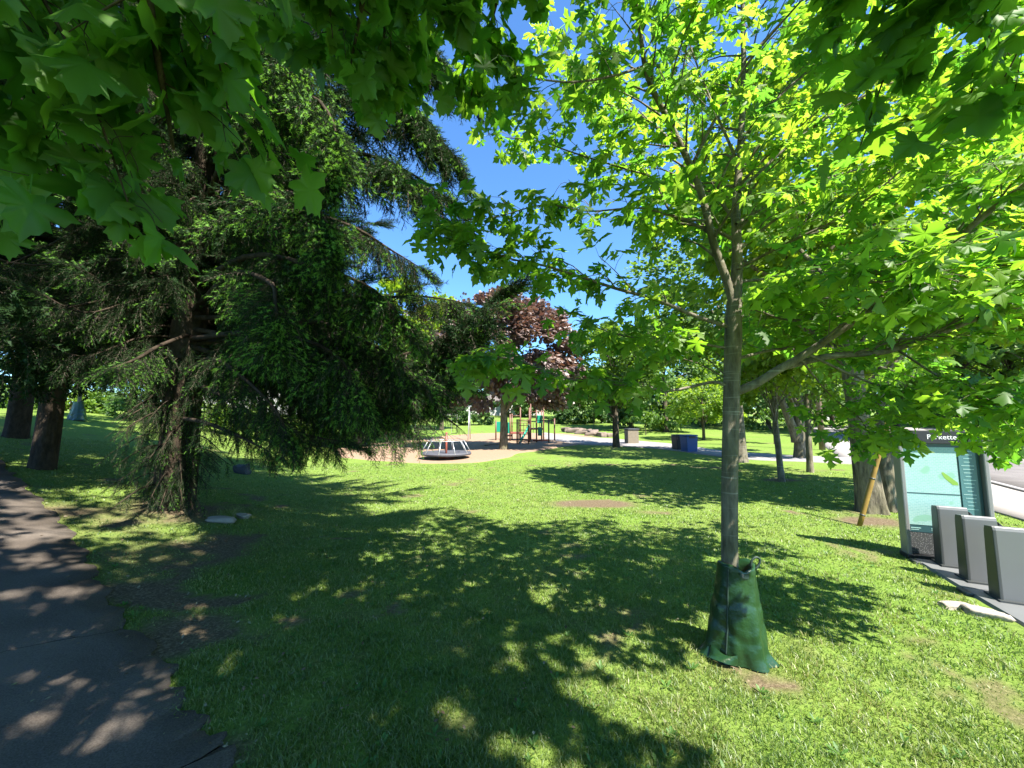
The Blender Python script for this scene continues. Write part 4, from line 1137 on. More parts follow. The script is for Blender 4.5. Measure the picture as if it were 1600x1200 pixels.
# ---- watering bags
def watering_bag(base, label, h, w0, w1, seed, detail=True, tilt=.06):
    rng = np.random.default_rng(seed)
    t = thing('watering_bag', base, label, 'watering bag', 'green watering bags round tree trunks')
    n, k = 72, 46
    V = []
    ph = rng.uniform(0, 6.28, 6)
    for i in range(k):
        f = i / (k - 1)                                   # 0 = ground, 1 = rim
        z = h * f
        wide = w1 + (w0 - w1) * (f ** .75)
        wide *= 1 + .06 * math.sin(f * 5.2)
        for j in range(n):
            a = 2 * math.pi * j / n
            ell = 1.0 / math.sqrt((math.cos(a)) ** 2 + (math.sin(a) / .80) ** 2)
            fold = .085 * math.sin(3 * a + ph[0] + 2.2 * f) + .05 * math.sin(7 * a + ph[1] - 4 * f) + .020 * math.sin(13 * a + ph[2] + 7 * f) * (1 - f)
            crease = -.045 * math.exp(-((f - .33 - .08 * math.sin(a * 2 + ph[3])) / .05) ** 2) - .035 * math.exp(-((f - .62 - .05 * math.sin(a * 3 + ph[4])) / .04) ** 2)
            r = wide * ell * (1 + fold * (1.2 - 1.0 * f) + crease * min(1, 4 * (1 - f)))
            if f < .10: r *= 1 + (.10 - f) * (.9 + .9 * math.sin(2 * a + ph[5]) + .35 * math.sin(9 * a))
            zz = z + (.02 * math.sin(2 * a + 1.0) + .006 * math.sin(5 * a)) * f
            if f < .05: zz = max(0.0, zz)
            V.append((base[0] + r * math.cos(a) + tilt * f * -.6, base[1] + r * math.sin(a), float(base[2]) + .006 + zz))
    F = [(i * n + j, i * n + (j + 1) % n, (i + 1) * n + (j + 1) % n, (i + 1) * n + j) for i in range(k - 1) for j in range(n)]
    # rolled rim and inside
    b = len(V); top = V[-n:]
    cx = sum(v[0] for v in top) / n; cyy = sum(v[1] for v in top) / n
    for q, dz in ((.86, .006), (.72, -.05), (.62, -.22)):
        V += [(cx + (v[0] - cx) * q, cyy + (v[1] - cyy) * q, v[2] + dz) for v in top]
    for s in range(3):
        o0 = b - n + s * n
        F += [(o0 + j, o0 + (j + 1) % n, o0 + n + (j + 1) % n, o0 + n + j) for j in range(n)]
    link('bag', np_mesh('bag', V, F), M['bag'], t, True)
    if detail:
        # lifting strap standing at the right of the rim
        s = np.array([cx + w0 * .70, cyy - .03, base[2] + h - .03])
        pts = [s, s + np.array([.0, 0, .05]), s + np.array([.015, 0, .085]), s + np.array([.045, 0, .10]), s + np.array([.07, 0, .08]), s + np.array([.06, 0, .045]), s + np.array([.03, 0, .01])]
        mb = MB(); P = smooth_pts(pts, 26)
        mb.tube(P, .0085, 6); mb.build('strap', M['bag_strap'], t, True)
        # the seam with its zip on the left side
        z_ = MB(); pts = []
        for i in range(4, k - 1):
            v = V[i * n + int(n * .60)]
            pts.append((v[0] - .004, v[1] - .006, v[2]))
        z_.tube(pts, .007, 5); z_.build('zip', M['bag_strap'], t, True)
        p_ = MB()
        rows = []
        for i in range(k - 4, k - 1):
            rows.append([V[i * n + int(n * (.70 + .012 * q))] for q in range(9)])
        vv = [(v[0] * 1.0, v[1] - .010, v[2] + .004) for r in rows for v in r]
        ff = [(a * 9 + c, a * 9 + c + 1, (a + 1) * 9 + c + 1, (a + 1) * 9 + c) for a in range(2) for c in range(8)]
        p_.add(vv, ff); p_.build('fill_flap', M['bag_strap'], t, True)
        # loose hem lying on the grass at the left
        hem = MB(); hv = []
        for i in range(13):
            u = i / 12
            for q in range(5):
                r = w1 * (1.02 + .30 * q / 4 * math.sin(math.pi * u))
                a = math.pi * (1.02 + .34 * u)
                hv.append((base[0] + r * math.cos(a), base[1] + r * .82 * math.sin(a), base[2] + .035 + .05 * (1 - q / 4) + .012 * math.sin(7 * u + q)))
        hem.add(hv, [(i * 5 + q, i * 5 + q + 1, (i + 1) * 5 + q + 1, (i + 1) * 5 + q) for i in range(12) for q in range(4)])
        hem.build('hem', M['bag'], t, True)
    return t
watering_bag(MB0 + np.array([.05, -.02, 0]), 'large dark green watering bag zipped round the foot of the young maple', .655, .140, .222, 5, tilt=-.03)
q = gp(121, 657)
watering_bag(q, 'small far green watering bag round a thin trunk on the slope', .72, .16, .30, 6, False)
broadleaf('slender_tree', q, 5, [(0, 0, 3.7, 1.3, 1.3, 1.0)], 2600, .16, 'deep_leaf', 'thin tree standing in the far green watering bag on the slope', trunk_r=.07, seed=71, clumps=40, clump_r=.4, barkm='bark_maple', group='young trees in watering bags')

# ---- bike docks on their base plate
DRZ = -math.atan2(.44, .90)
U_ = np.array([math.cos(DRZ), math.sin(DRZ)]); W_ = np.array([-math.sin(DRZ), math.cos(DRZ)])
DK = [gp(1476, 889), gp(1515, 915), gp(1568, 946)]
step = (DK[2][:2] - DK[0][:2]) / 2
def dock(label):
    """front-left foot at the origin, x = width, y = away from the viewer"""
    t = thing('bike_dock', (0, 0, 0), label, 'bike dock', 'bike docks on the metal plate'); LOCAL.add(t.name)
    w, dp, h = .285, .17, .70
    b = MB()
    prof = [(0, 0), (.015, h * .55), (.03, h * .95), (.045, h), (dp * .92, h - .012), (dp, h - .06), (dp, 0)]   # (y, z)
    n = len(prof)
    for wl, wr in ((.006, w - .002),):
        V = [(wl + .012 * z / h, y, z) for y, z in prof] + [(wr - .02 * z / h, y, z) for y, z in prof]
        b.add(V, [(i, n + i, n + (i + 1) % n, (i + 1) % n) for i in range(n)][::1])
        b.add(V, [tuple(range(n)), tuple(range(n, 2 * n))[::-1]])
    b.build('body', M['dock_skin'], t, False, .008)
    s = MB()
    for x0, x1 in ((-.020, .005), ):
        V = [(x0 + .012 * z / h, y - .004, z) for y, z in prof] + [(x1 + .012 * z / h, y - .004, z) for y, z in prof]
        s.add(V, [(i, n + i, n + (i + 1) % n, (i + 1) % n) for i in range(n)] + [tuple(range(n)), tuple(range(n, 2 * n))[::-1]])
    s.build('side_panel', M['dark_metal'], t, False, .006)
    k = MB()                                              # dark receiver wedge at the back right, where the wheel locks in
    V = [(w - .012, .03, h - .04), (w + .055, .05, h - .11), (w - .004, .05, h - .36), (w - .012, .16, h - .04), (w + .055, .16, h - .11), (w - .004, .16, h - .36)]
    k.add(V, [(0, 2, 1), (3, 4, 5), (0, 1, 4, 3), (1, 2, 5, 4), (2, 0, 3, 5)])
    k.build('receiver', M['black'], t, False, .006)
    f = MB(); f.box((w / 2, dp / 2, .008), (w + .07, dp + .08, .022)); f.build('foot', M['dark_metal'], t)
    return t
d0 = dock('farthest bike dock, partly behind the middle one and in front of the map board')
docks = [d0]
for lab in ('middle bike dock with a curved shadow across its lower front', 'nearest bike dock, cut by the right edge of the picture'):
    c = d0.copy(); COL.objects.link(c); c['label'] = lab
    for ch in list(d0.children):
        e = ch.copy(); COL.objects.link(e); e.parent = c
    docks.append(c)
for i, o in enumerate(docks):
    p2 = DK[0][:2] + step * i
    o.location = (p2[0], p2[1], float(H(*p2)) + .030); o.rotation_euler = (0, 0, DRZ)
# base plate with its bevelled outer edge
P0 = gp(1430, 876)[:2]; L0 = gp(1600, 979)[:2]
pl = thing('base_plate', (P0[0], P0[1], 0), 'grey metal base plate under the bike docks, edge on the grass', 'metal plate')
dv = unit(L0 - P0); nv = np.array([-dv[1], dv[0]])
if nv[0] < 0: nv = -nv
for i in range(3):
    a = P0 + dv * (.92 * i + .0); b_ = P0 + dv * (.92 * (i + 1) - .012)
    z = .028
    V = []
    for q2 in (a, b_):
        for off, zz in ((-.035, -.03), (0, z), (.86, z), (.89, -.03)):
            w_ = q2 + nv * off; V.append((w_[0], w_[1], float(H(*q2)) + zz))
    mb = MB(); mb.add(V, [(0, 1, 5, 4), (1, 2, 6, 5), (2, 3, 7, 6), (0, 3, 2, 1), (4, 5, 6, 7)])
    mb.build('plate_section', M['plate'], pl)
    mb = MB(); c = a + dv * .10 - nv * .035
    mb.box((c[0], c[1], float(H(*c)) + .008), (.16, .07, .05), 0, math.atan2(dv[1], dv[0])); mb.build('anchor_foot', M['dark_metal'], pl, False, .012)

# ---- map board
BP = gp(1418, 873)
BRZ = -R(21)
bt = thing('map_board', BP, 'bike station map board with pale teal map, black header and metal posts', 'map board'); LOCAL.add(bt.name)
bt.rotation_euler = (0, 0, BRZ)
BW, BH = .86, 1.63
for x in (0, BW - .05):
    mb = MB(); mb.box((x + .025, .06, BH / 2), (.05, .16, BH)); o = mb.build('post', M['grey_metal'], bt, False, .012)
mb = MB(); mb.box((BW / 2, .06, .03), (BW + .02, .20, .06)); mb.build('foot', M['black'], bt, False, .01)
mb = MB(); mb.box((BW / 2, .062, BH - .075), (BW - .104, .13, .17)); hd = mb.build('header', M['black'], bt, False, .006)
def text(body, size, loc, parent, mat, extrude=.001):
    cu = bpy.data.curves.new('lettering', 'FONT'); cu.body = body; cu.size = size; cu.extrude = extrude; cu.align_x = 'LEFT'
    o = bpy.data.objects.new('lettering', cu); COL.objects.link(o)
    o.rotation_euler = (R(90), 0, 0); o.location = loc; cu.materials.append(mat)
    bpy.context.view_layer.update()
    me = bpy.data.meshes.new_from_object(o.evaluated_get(bpy.context.evaluated_depsgraph_get()))
    me.transform(o.matrix_world); bpy.data.objects.remove(o)
    n = bpy.data.objects.new('lettering', me); COL.objects.link(n); n.parent = parent
    return n
text('Parkette', .085, (.30, -.0045, BH - .10), hd, M['white'])
mb = MB(); mb.box((.05 + .10, -.004, BH - .075), (.05, .002, .035)); mb.build('badge', M['white'], hd)
# the map itself: blocks, streets, green patches
m, nt, b = newmat('city_map')
b.inputs['Roughness'].default_value = .25
tc = nt.nodes.new('ShaderNodeTexCoord')
mp = nt.nodes.new('ShaderNodeMapping'); mp.inputs['Rotation'].default_value = (R(90), 0, 0)
nt.links.new(tc.outputs['Object'], mp.inputs['Vector'])
br = nt.nodes.new('ShaderNodeTexBrick'); br.inputs['Scale'].default_value = 1.0
br.inputs['Brick Width'].default_value = .042; br.inputs['Row Height'].default_value = .021; br.inputs['Mortar Size'].default_value = .0022
br.inputs['Color1'].default_value = (.24, .42, .40, 1); br.inputs['Color2'].default_value = (.27, .46, .44, 1); br.inputs['Mortar'].default_value = (.36, .50, .48, 1)
nt.links.new(mp.outputs[0], br.inputs['Vector'])
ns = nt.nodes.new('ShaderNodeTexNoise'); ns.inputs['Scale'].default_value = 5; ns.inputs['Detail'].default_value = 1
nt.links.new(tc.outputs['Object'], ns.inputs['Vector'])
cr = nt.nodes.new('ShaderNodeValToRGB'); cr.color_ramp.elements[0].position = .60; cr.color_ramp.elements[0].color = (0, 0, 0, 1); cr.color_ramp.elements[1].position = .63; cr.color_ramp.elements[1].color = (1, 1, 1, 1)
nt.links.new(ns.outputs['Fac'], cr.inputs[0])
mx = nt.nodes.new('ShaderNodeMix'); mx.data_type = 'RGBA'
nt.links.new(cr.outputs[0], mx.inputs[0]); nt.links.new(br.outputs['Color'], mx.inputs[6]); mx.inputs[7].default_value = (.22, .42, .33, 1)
n5 = nt.nodes.new('ShaderNodeTexNoise'); n5.inputs['Scale'].default_value = 22; n5.inputs['Detail'].default_value = 3
mp5 = nt.nodes.new('ShaderNodeMapping'); mp5.inputs['Scale'].default_value = (1, 1, 9); nt.links.new(tc.outputs['Object'], mp5.inputs['Vector']); nt.links.new(mp5.outputs[0], n5.inputs['Vector'])
c5 = nt.nodes.new('ShaderNodeValToRGB'); c5.color_ramp.elements[0].position = .66; c5.color_ramp.elements[0].color = (0, 0, 0, 1); c5.color_ramp.elements[1].position = .69; c5.color_ramp.elements[1].color = (.6, .6, .6, 1)
nt.links.new(n5.outputs['Fac'], c5.inputs[0])
m5 = nt.nodes.new('ShaderNodeMix'); m5.data_type = 'RGBA'
nt.links.new(c5.outputs[0], m5.inputs[0]); nt.links.new(mx.outputs[2], m5.inputs[6]); m5.inputs[7].default_value = (.06, .16, .17, 1)
nt.links.new(m5.outputs[2], b.inputs['Base Color'])
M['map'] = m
M['teal_panel'] = plain('teal_panel', (.07, .17, .18), .25, noise=.08)
M['dark_teal'] = plain('dark_teal', (.035, .085, .095), .3, noise=.05)
M['lime_green'] = plain('lime_green', (.20, .36, .06), .3, noise=.1)
mb = MB(); mb.box((BW / 2, .075, .90), (BW - .104, .05, 1.15)); fr = mb.build('backing', M['dark_teal'], bt)
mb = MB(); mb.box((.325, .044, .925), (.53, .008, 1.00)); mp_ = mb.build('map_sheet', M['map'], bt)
mb = MB(); mb.box((.325, .0385, .83), (.53, .002, .012)); mb.build('fold_line', M['dark_teal'], mp_)
mb = MB(); mb.add([(.45, .0388, 1.11), (.58, .0388, .985), (.585, .0388, .95), (.53, .0388, .95), (.46, .0388, 1.03), (.43, .0388, 1.10)], [(0, 5, 4, 3, 2, 1)][:1]); mb.build('lime_patch', M['lime_green'], mp_)  # lime green patch laid over part of the map sheet
mb = MB(); mb.box((.69, .044, .925), (.16, .008, 1.00)); lg = mb.build('legend_sheet', M['teal_panel'], bt)
mb = MB()
for i in range(17):
    mb.box((.685 + .004 * (i % 3), .0388, 1.38 - i * .045), (.12 - .02 * (i % 4), .002, .008))
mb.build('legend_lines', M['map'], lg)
mb = MB(); mb.box((.405, .044, .375), (.70, .008, .08)); ls = mb.build('label_strip', M['dark_teal'], bt)
mb = MB()
for x in (.13, .33, .55):
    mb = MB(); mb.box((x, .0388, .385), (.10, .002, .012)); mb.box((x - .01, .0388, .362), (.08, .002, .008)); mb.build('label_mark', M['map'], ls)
m, nt, b = newmat('perforated')
vo = nt.nodes.new('ShaderNodeTexVoronoi'); vo.inputs['Scale'].default_value = 60
tc = nt.nodes.new('ShaderNodeTexCoord'); nt.links.new(tc.outputs['Object'], vo.inputs['Vector'])
cr = nt.nodes.new('ShaderNodeValToRGB'); cr.color_ramp.elements[0].position = .25; cr.color_ramp.elements[0].color = (.16, .16, .16, 1); cr.color_ramp.elements[1].position = .4; cr.color_ramp.elements[1].color = (.045, .047, .047, 1)
nt.links.new(vo.outputs['Distance'], cr.inputs[0]); nt.links.new(cr.outputs[0], b.inputs['Base Color']); b.inputs['Roughness'].default_value = .6
mb = MB(); mb.box((BW / 2, .065, .195), (BW - .104, .05, .262)); mb.build('lower_panel', m, bt)

# ---- guy wire with its yellow guard, utility pole
p = gp(1343, 822); e = at(1379, 690, p[1] - .05)
g = thing('guy_wire', p, 'leaning guy wire in a yellow plastic guard in front of the twin stemmed maple', 'guy wire')
dr = (e - p); tt = [p + dr * f for f in (-.02, .35, .7, 1.0, 1.35)]
mb = MB(); mb.tube([p + dr * f for f in np.linspace(-.02, 1.25, 9)], [.036, .038, .037, .038, .036, .037, .036, .036, .033], 12); mb.build('guard', M['yellow'], g, True)
mb = MB(); mb.tube([p + dr * 1.2, p + dr * 6.5], .008, 6); mb.build('wire', M['steel'], g)
for f in (.12, .55):
    mb = MB(); mb.tube([p + dr * f, p + dr * (f + .015)], .040, 12); mb.build('clamp', M['dark_metal'], g, True)
p = gp(1285, 703)
u = thing('utility_pole', p, 'wooden utility pole by the bright pavement behind the slender trees', 'utility pole')
mb = MB(); mb.tube([p - np.array([0, 0, .1]), p + np.array([0, 0, 4]), p + np.array([.02, 0, 9.5])], [.15, .135, .11], 14); mb.build('pole', M['pole_wood'], u, True)
mb = MB(); mb.box(p + np.array([0, 0, 8.9]), (2.4, .10, .12)); mb.build('crossarm', M['pole_wood'], u)
for x in (-1.0, -.4, .4, 1.0):
    mb = MB(); mb.tube([p + np.array([x, 0, 8.96]), p + np.array([x, 0, 9.16])], [.05, .03], 8); mb.build('insulator', M['white'], u)

# ---- bins
def bin_at(px, py, label, matb, lid, w, h, seed):
    p = gp(px, py)
    t = thing('recycling_bin', p, label, 'bin', 'bins by the park path')
    mb = MB(); mb.box((p[0], p[1], p[2] + h * .43), (w * .9, w * .95, h * .84), 0, .12, 1.12); mb.build('body', matb, t, False, .03)
    mb = MB(); mb.box((p[0], p[1], p[2] + h * .90), (w * 1.10, w * 1.12, h * .08), 0, .12, .9); l = mb.build('lid', lid, t, False, .03)
    mb = MB(); mb.box((p[0] + .02, p[1] - w * .5, p[2] + h * .80), (w * .55, .10, h * .10), 0, .12); mb.build('opening', M['black'], t)
    for s in (-1, 1):
        mb = MB(); mb.tube([(p[0] + s * w * .42 - .03, p[1] + w * .40, p[2] + .10), (p[0] + s * w * .42 + .03, p[1] + w * .40, p[2] + .10)], .10, 12); mb.build('wheel', M['rubber'], t)
    return t
bin_at(1077, 706, 'blue recycling bin beside the black bin under the low tree', M['blue_bin'], M['blue_bin'], .66, 1.0, 1)
bin_at(1061, 703, 'black bin standing left of the blue recycling bin', M['black_bin'], M['black_bin'], .60, .95, 2)

# ---- stone pillar, boulders, stones
p = gp(987, 693)
t = thing('stone_pillar', p, 'square stone clad pillar with a flat cap beside the park path', 'pillar')
mb = MB(); mb.box(p + np.array([0, 0, .48]), (.78, .70, 1.0), 0, .08); mb.build('body', M['pillar'], t, False, .015)
mb = MB(); mb.box(p + np.array([0, 0, 1.02]), (.88, .80, .085), 0, .08); mb.build('cap', M['dark_stone'], t, False, .012)
def rock_mesh(p, size, seed, flat=.6):
    import bmesh
    r = np.random.default_rng(seed)
    bm = bmesh.new(); bmesh.ops.create_icosphere(bm, subdivisions=3, radius=1)
    ph = r.uniform(0, 6, 9)
    for v in bm.verts:
        c = v.co.copy()
        k = 1 + .14 * math.sin(2.1 * c.x + ph[0]) * math.sin(2.7 * c.y + ph[1]) + .10 * math.sin(4.3 * c.z + ph[2] + 2 * c.x) + .05 * math.sin(9 * c.y + ph[3])
        q = Vector((max(-.72, min(.72, c.x)), max(-.74, min(.74, c.y)), max(-.7, min(.62 + .1 * math.sin(3 * c.x + ph[4]), c.z)))) * k
        v.co = Vector((q.x * size[0], q.y * size[1], q.z * size[2]))
    me = bpy.data.meshes.new('rock'); bm.to_mesh(me); bm.free()
    return me
def rock(name, px, py, size, mat, label, seed, rz=0, cat='stone', group=None):
    p = gp(px, py)
    o = link(name, rock_mesh(p, size, seed), mat, None, True)
    o.location = (p[0], p[1], p[2] + size[2] * .35); o.rotation_euler = (0, 0, rz)
    return tag(o, label, cat, group)
rock('flat_stone', 345, 815, (.26, .15, .07), M['stone'], 'larger flat pale stone lying in the sun patch right of the spruce', 1, .2, group='flat stones by the spruce')
rock('flat_stone', 377, 809, (.19, .10, .055), M['stone'], 'smaller white flat stone just right of the larger one by the spruce', 2, -.3, group='flat stones by the spruce')
rock('flat_stone', 1492, 951, (.16, .08, .04), M['stone'], 'small flat stone on the grass left of the base plate', 3, -.2, group='flat stones by the docks')
rock('flat_stone', 1539, 963, (.18, .09, .055), M['stone'], 'long flat stone against the edge of the base plate', 4, -.4, group='flat stones by the docks')
p = gp(378, 740)
o = link('stone_block', rock_mesh(p, (.24, .2, .22), 8), M['dark_stone'], None, False); o.location = (p[0], p[1], p[2] + .10)
tag(o, 'dark square stone block on the slope right of the spruce', 'stone block')
rb = np.random.default_rng(4)
for i in range(13):
    u_ = i / 12
    x_, y_ = 884 + 62 * u_ + rb.normal(0, 2), 674 + 9 * u_ + rb.normal(0, 1.6)
    o = rock('boulder', x_, y_, (rb.uniform(.45, .8), rb.uniform(.4, .6), rb.uniform(.25, .45)), M['boulder'], 'brown boulder in the low row between playground and round tree', 20 + i, rb.uniform(0, 3), 'boulder', 'row of boulders at the playground edge')
# a tuft of tall grass by the pale stones
p = gp(358, 811); r_ = np.random.default_rng(9)
mb = MB()
for i in range(60):
    a = r_.uniform(0, 6.28); l = r_.uniform(.08, .24); s = p + np.array([r_.normal(0, .06), r_.normal(0, .03), 0]); dd = np.array([math.cos(a) * .6, math.sin(a) * .6, 1.0]) * l
    w_ = np.array([.005, 0, 0]); mb.add([s - w_, s + w_, s + dd * .6 + w_ * .6, s + dd * .6 - w_ * .6, s + dd + np.array([dd[0] * .5, dd[1] * .5, -.02])], [(0, 1, 2, 3), (3, 2, 4)])
tag(mb.build('grass_tuft', M['grass']), 'tuft of longer pale grass between the two flat stones by the spruce', 'grass tuft')

# ---- spinner net on its red post
p = gp(697, 717)
t = thing('spinner', p, 'round playground spinner with grey net disc, pale handrails and red centre post', 'playground spinner')
mb = MB(); Rr = 1.13; n = 40
V = []; F = []
for k_, (r0, z0) in enumerate([(Rr, .20), (Rr + .02, .26), (Rr - .03, .31), (Rr * .5, .27), (.08, .25)]):
    V += [(p[0] + r0 * math.cos(i * 2 * math.pi / n), p[1] + r0 * math.sin(i * 2 * math.pi / n), p[2] + z0) for i in range(n)]
for k_ in range(4): F += [(k_ * n + i, k_ * n + (i + 1) % n, (k_ + 1) * n + (i + 1) % n, (k_ + 1) * n + i) for i in range(n)]
F.append(tuple(range(n))[::-1]); F.append(tuple(range(4 * n, 5 * n)))
mb.add(V, F); mb.build('disc', M['mesh_grey'], t)
mb = MB(); mb.tube([p + np.array([0, 0, -.05]), p + np.array([0, 0, 1.2])], [.05, .045], 12); mb.build('centre_post', M['red_play'], t, True)
mb = MB(); mb.tube([p + np.array([0, 0, .02]), p + np.array([0, 0, .21])], [.35, .25], 20); mb.build('hub', M['red_play'], t, True)
for i in range(10):
    a = i * 2 * math.pi / 10 + .2; c, s = math.cos(a), math.sin(a)
    mb = MB(); mb.tube([p + np.array([c * Rr, s * Rr, .26]), p + np.array([c * .80, s * .80, .82])], .016, 6); mb.build('handrail', M['steel'], t, True)
mb = MB(); mb.tube([p + np.array([.80 * math.cos(a), .80 * math.sin(a), .82]) for a in np.linspace(0, 2 * math.pi, 33)], .014, 6, caps=False); mb.build('ring', M['steel'], t, True)
for i in range(5):
    a = i * 2 * math.pi / 5; mb = MB(); mb.tube([p + np.array([0, 0, 1.18]), p + np.array([.80 * math.cos(a), .80 * math.sin(a), .82])], .008, 5); mb.build('rope', M['mesh_grey'], t)

# ---- climbing structure
B = gp(822, 693)
t = thing('play_structure', B, 'playground climber with brown posts, green panels and a slide behind the purple tree', 'play structure')
yb = B[1]
def X(px, d=None): return (px - 800) / FPX * (d or yb) * 1.0
def post(px, dy, z1, mat='brown_post'):
    x = X(px, yb + dy); z0 = float(H(x, yb + dy))
    mb = MB(); mb.tube([(x, yb + dy, z0 - .05), (x, yb + dy, z0 + z1)], .055, 8); mb.build('post', M[mat], t, True); return x, yb + dy, z0
for px_, dy, z1 in [(775, 2.5, 1.6), (784, 3.5, 1.7), (797, 2.0, 2.1), (800, 3.4, 2.1), (808, -.6, 1.75), (813, 3.0, 2.6), (827, .8, 2.6), (829, 3, 2.9), (838, 1.0, 2.6), (846, 1.6, 2.4), (849, 3.2, 2.7), (857, .6, 1.75), (866, 2.4, 1.75)]:
    post(px_, dy, z1)
def pbox(px0, px1, dy, z0, z1, th, mat, name):
    x0, x1 = X(px0, yb + dy), X(px1, yb + dy)
    mb = MB(); mb.box(((x0 + x1) / 2, yb + dy, (z0 + z1) / 2 + B[2]), (abs(x1 - x0), th, z1 - z0)); return mb.build(name, M[mat], t, False, .02)
pbox(775, 784, 2.6, .75, 1.55, .08, 'green_play', 'panel')
pbox(790, 797, 2.3, .65, 1.5, .08, 'green_play', 'panel')
pbox(839, 847, 1.2, 1.45, 2.05, .08, 'green_play', 'panel')
pbox(840, 846, 1.3, .50, 1.15, .08, 'green_play', 'panel')
pbox(797, 829, 2.7, .62, .74, 1.4, 'red_play', 'platform')
pbox(827, 847, 2.2, .95, 1.07, 1.5, 'brown_post', 'platform')
pbox(784, 800, 3.0, .40, .50, 1.2, 'brown_post', 'platform')
for a_, b__, z, dy in ((797, 813, 2.02, 2.1), (808, 829, 1.70, .4), (829, 849, 2.35, 2.2), (847, 866, 1.68, 1.4), (797, 829, 1.45, 3.2), (838, 857, 1.68, .8)):
    mb = MB(); mb.tube([(X(a_, yb + dy), yb + dy, B[2] + z), (X(b__, yb + dy), yb + dy, B[2] + z)], .03, 6); mb.build('rail', M['brown_post'], t, True)
for px_ in (813, 818, 823, 833, 843):
    mb = MB(); x = X(px_, yb + 2.0); mb.tube([(x, yb + 2.0, B[2] + .7), (x, yb + 2.0, B[2] + 1.45)], .02, 5); mb.build('baluster', M['brown_post'], t)
# slide
mb = MB(); S = smooth_pts([(X(829, yb + 1), yb + 1.2, B[2] + 1.25), (X(825, yb + .6), yb + .7, B[2] + 1.0), (X(818, yb), yb + .1, B[2] + .4), (X(813, yb), yb - .5, B[2] + .15)], 12)
V = []
for q in S:
    V += [(q[0] - .05, q[1] + .28, q[2] + .18), (q[0], q[1] + .24, q[2]), (q[0], q[1] - .24, q[2]), (q[0] - .05, q[1] - .28, q[2] + .18)]
mb.add(V, [(i * 4 + j, i * 4 + j + 1, i * 4 + 5 + j, i * 4 + 4 + j) for i in range(11) for j in range(3)]); o = mb.build('slide', M['green_play'], t, True)
so = o.modifiers.new('thick', 'SOLIDIFY'); so.thickness = .03
# ladder in front
x = X(818, yb - .9); yy = yb - .9
mb = MB()
for s in (-.33, .33): mb.tube([(x + s, yy, B[2] - .05), (x + s, yy + .1, B[2] + 1.75)], .045, 6)
for z in np.arange(.35, 1.7, .32): mb.tube([(x - .33, yy, B[2] + z), (x + .33, yy, B[2] + z)], .022, 5)
mb.build('ladder', M['brown_post'], t, True)
mb = MB(); mb.tube([(X(832, yb - .4), yb - .4, B[2] + .25), (X(856, yb), yb - .1, B[2] + .25)], .06, 8); mb.build('balance_beam', M['red_play'], t, True)

# ---- swing frame
p = gp(733, 688)
t = thing('swing_set', p, 'swing set with thin grey legs behind the spinner', 'swing set')
zt = 2.7
for xo in (0, -4.2):
    for dy in (-.8, .8):
        mb = MB(); mb.tube([p + np.array([xo, dy, -.05]), p + np.array([xo, 0, zt])], .04, 8); mb.build('leg', M['steel'], t, True)
mb = MB(); mb.tube([p + np.array([.15, 0, zt]), p + np.array([-4.35, 0, zt])], .045, 8); mb.build('top_bar', M['steel'], t, True)
for xo in (-1.2, -2.9):
    mb = MB(); mb.box(p + np.array([xo, 0, .55]), (.45, .2, .04)); se = mb.build('seat', M['rubber'], t)
    mb = MB()
    for s in (-.22, .22): mb.tube([p + np.array([xo + s, 0, .57]), p + np.array([xo + s, 0, zt])], .012, 5)
    mb.build('chain', M['steel'], se)
    se.children[0].location = (0, 0, 0)

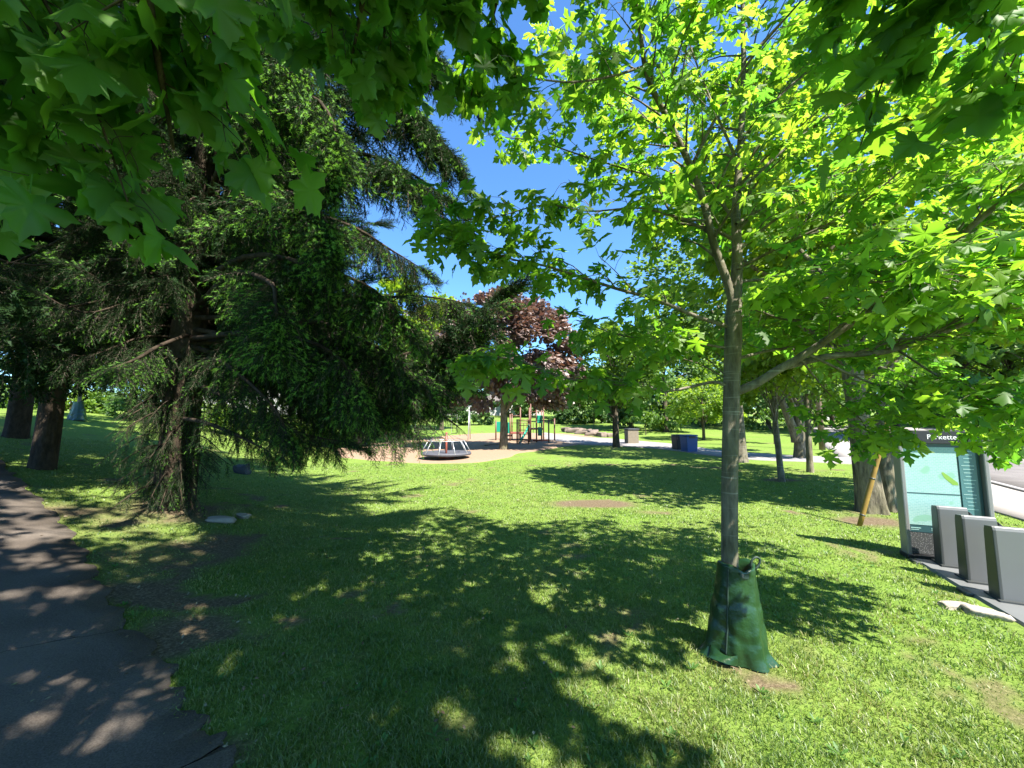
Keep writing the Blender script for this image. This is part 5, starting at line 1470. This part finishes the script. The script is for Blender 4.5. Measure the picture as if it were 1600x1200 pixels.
# ---- houses showing pale between the leaves
def house(px0, px1, dist, hw, label, seed):
    a = at(px0, 655, dist); b_ = at(px1, 655, dist)
    x0, x1 = a[0], b_[0]; z0 = float(H((x0 + x1) / 2, dist)); w = x1 - x0
    t = thing('house', ((x0 + x1) / 2, dist, z0), label, 'house')
    mb = MB(); mb.box(((x0 + x1) / 2, dist + 4, z0 + hw / 2 - .3), (w, 8, hw + .6)); mb.build('wall', M['house_wall'], t)
    mb = MB(); e_ = .5
    mb.add([(x0 - e_, dist - e_, z0 + hw), (x1 + e_, dist - e_, z0 + hw), (x1 + e_, dist + 8 + e_, z0 + hw), (x0 - e_, dist + 8 + e_, z0 + hw), (x0 - e_, dist + 4, z0 + hw + 2.2), (x1 + e_, dist + 4, z0 + hw + 2.2)],
           [(0, 1, 5, 4), (2, 3, 4, 5), (0, 4, 3), (1, 2, 5), (3, 2, 1, 0)]); mb.build('roof', M['house_roof'], t)
    k = max(2, int(w / 3.2))
    for i in range(k):
        cx = x0 + w * (i + .5) / k
        mb = MB(); mb.box((cx, dist - .03, z0 + 1.7), (1.3, .10, 1.3)); wn_ = mb.build('window', M['white'], t)
        mb = MB(); mb.box((cx, dist - .075, z0 + 1.7), (1.1, .03, 1.1)); mb.build('pane', M['glass'], wn_)
    return t
house(690, 850, 88, 3.2, 'long pale house showing in pieces behind the playground', 1)
house(1270, 1345, 66, 3.4, 'pale house at the far end of the bright pavement', 2)
house(250, 420, 44, 3.2, 'pale house hidden in the trees behind the spruce', 3)

# ---- parked bicycle behind the big trunk
p = gp(1392, 737)
t = thing('bicycle', p, 'dark bicycle parked by the pavement between the twin stemmed maple and the map board', 'bicycle')
def wheel(c):
    mb = MB(); P = [c + np.array([.33 * math.cos(a) * .75, .33 * math.cos(a) * .66, .33 * math.sin(a)]) for a in np.linspace(0, 2 * math.pi, 31)]
    mb.tube(P, .022, 8, caps=False); w_ = mb.build('wheel', M['rubber'], t, True)
    mb = MB()
    for a in np.linspace(0, 2 * math.pi, 13)[:-1]:
        mb.tube([c, c + np.array([.32 * math.cos(a) * .75, .32 * math.cos(a) * .66, .32 * math.sin(a)])], .004, 4)
    mb.build('spokes', M['steel'], w_)
ax = np.array([.75, .66, 0])
f0 = p + np.array([0, 0, .34]); r0 = f0 + ax * 1.05
wheel(f0); wheel(r0)
hd_ = f0 + ax * .18 + np.array([0, 0, .55]); st_ = f0 + ax * .72 + np.array([0, 0, .52]); bb_ = f0 + ax * .60 + np.array([0, 0, -.04])
mb = MB()
for a_, b__ in ((f0, hd_), (hd_, bb_), (hd_ - np.array([0, 0, .06]), st_), (bb_, st_ + np.array([0, 0, .12])), (bb_, r0), (st_, r0)): mb.tube([a_, b__], .022, 8)
mb.build('frame', M['black'], t, True)
mb = MB(); mb.box(st_ + np.array([0, 0, .15]), (.24, .14, .06), 0, .72); mb.build('saddle', M['rubber'], t, False, .02)
mb = MB(); mb.tube([hd_, hd_ + np.array([0, 0, .16])], .018, 6); mb.tube([hd_ + np.array([-.20, .23, .16]), hd_ + np.array([.20, -.23, .16])], .016, 6); mb.build('handlebar', M['black'], t, True)
mb = MB(); c_ = f0 + np.array([0, 0, .52]); mb.box(c_, (.36, .32, .22), 0, .72, 1.2); mb.build('basket', M['black'], t)
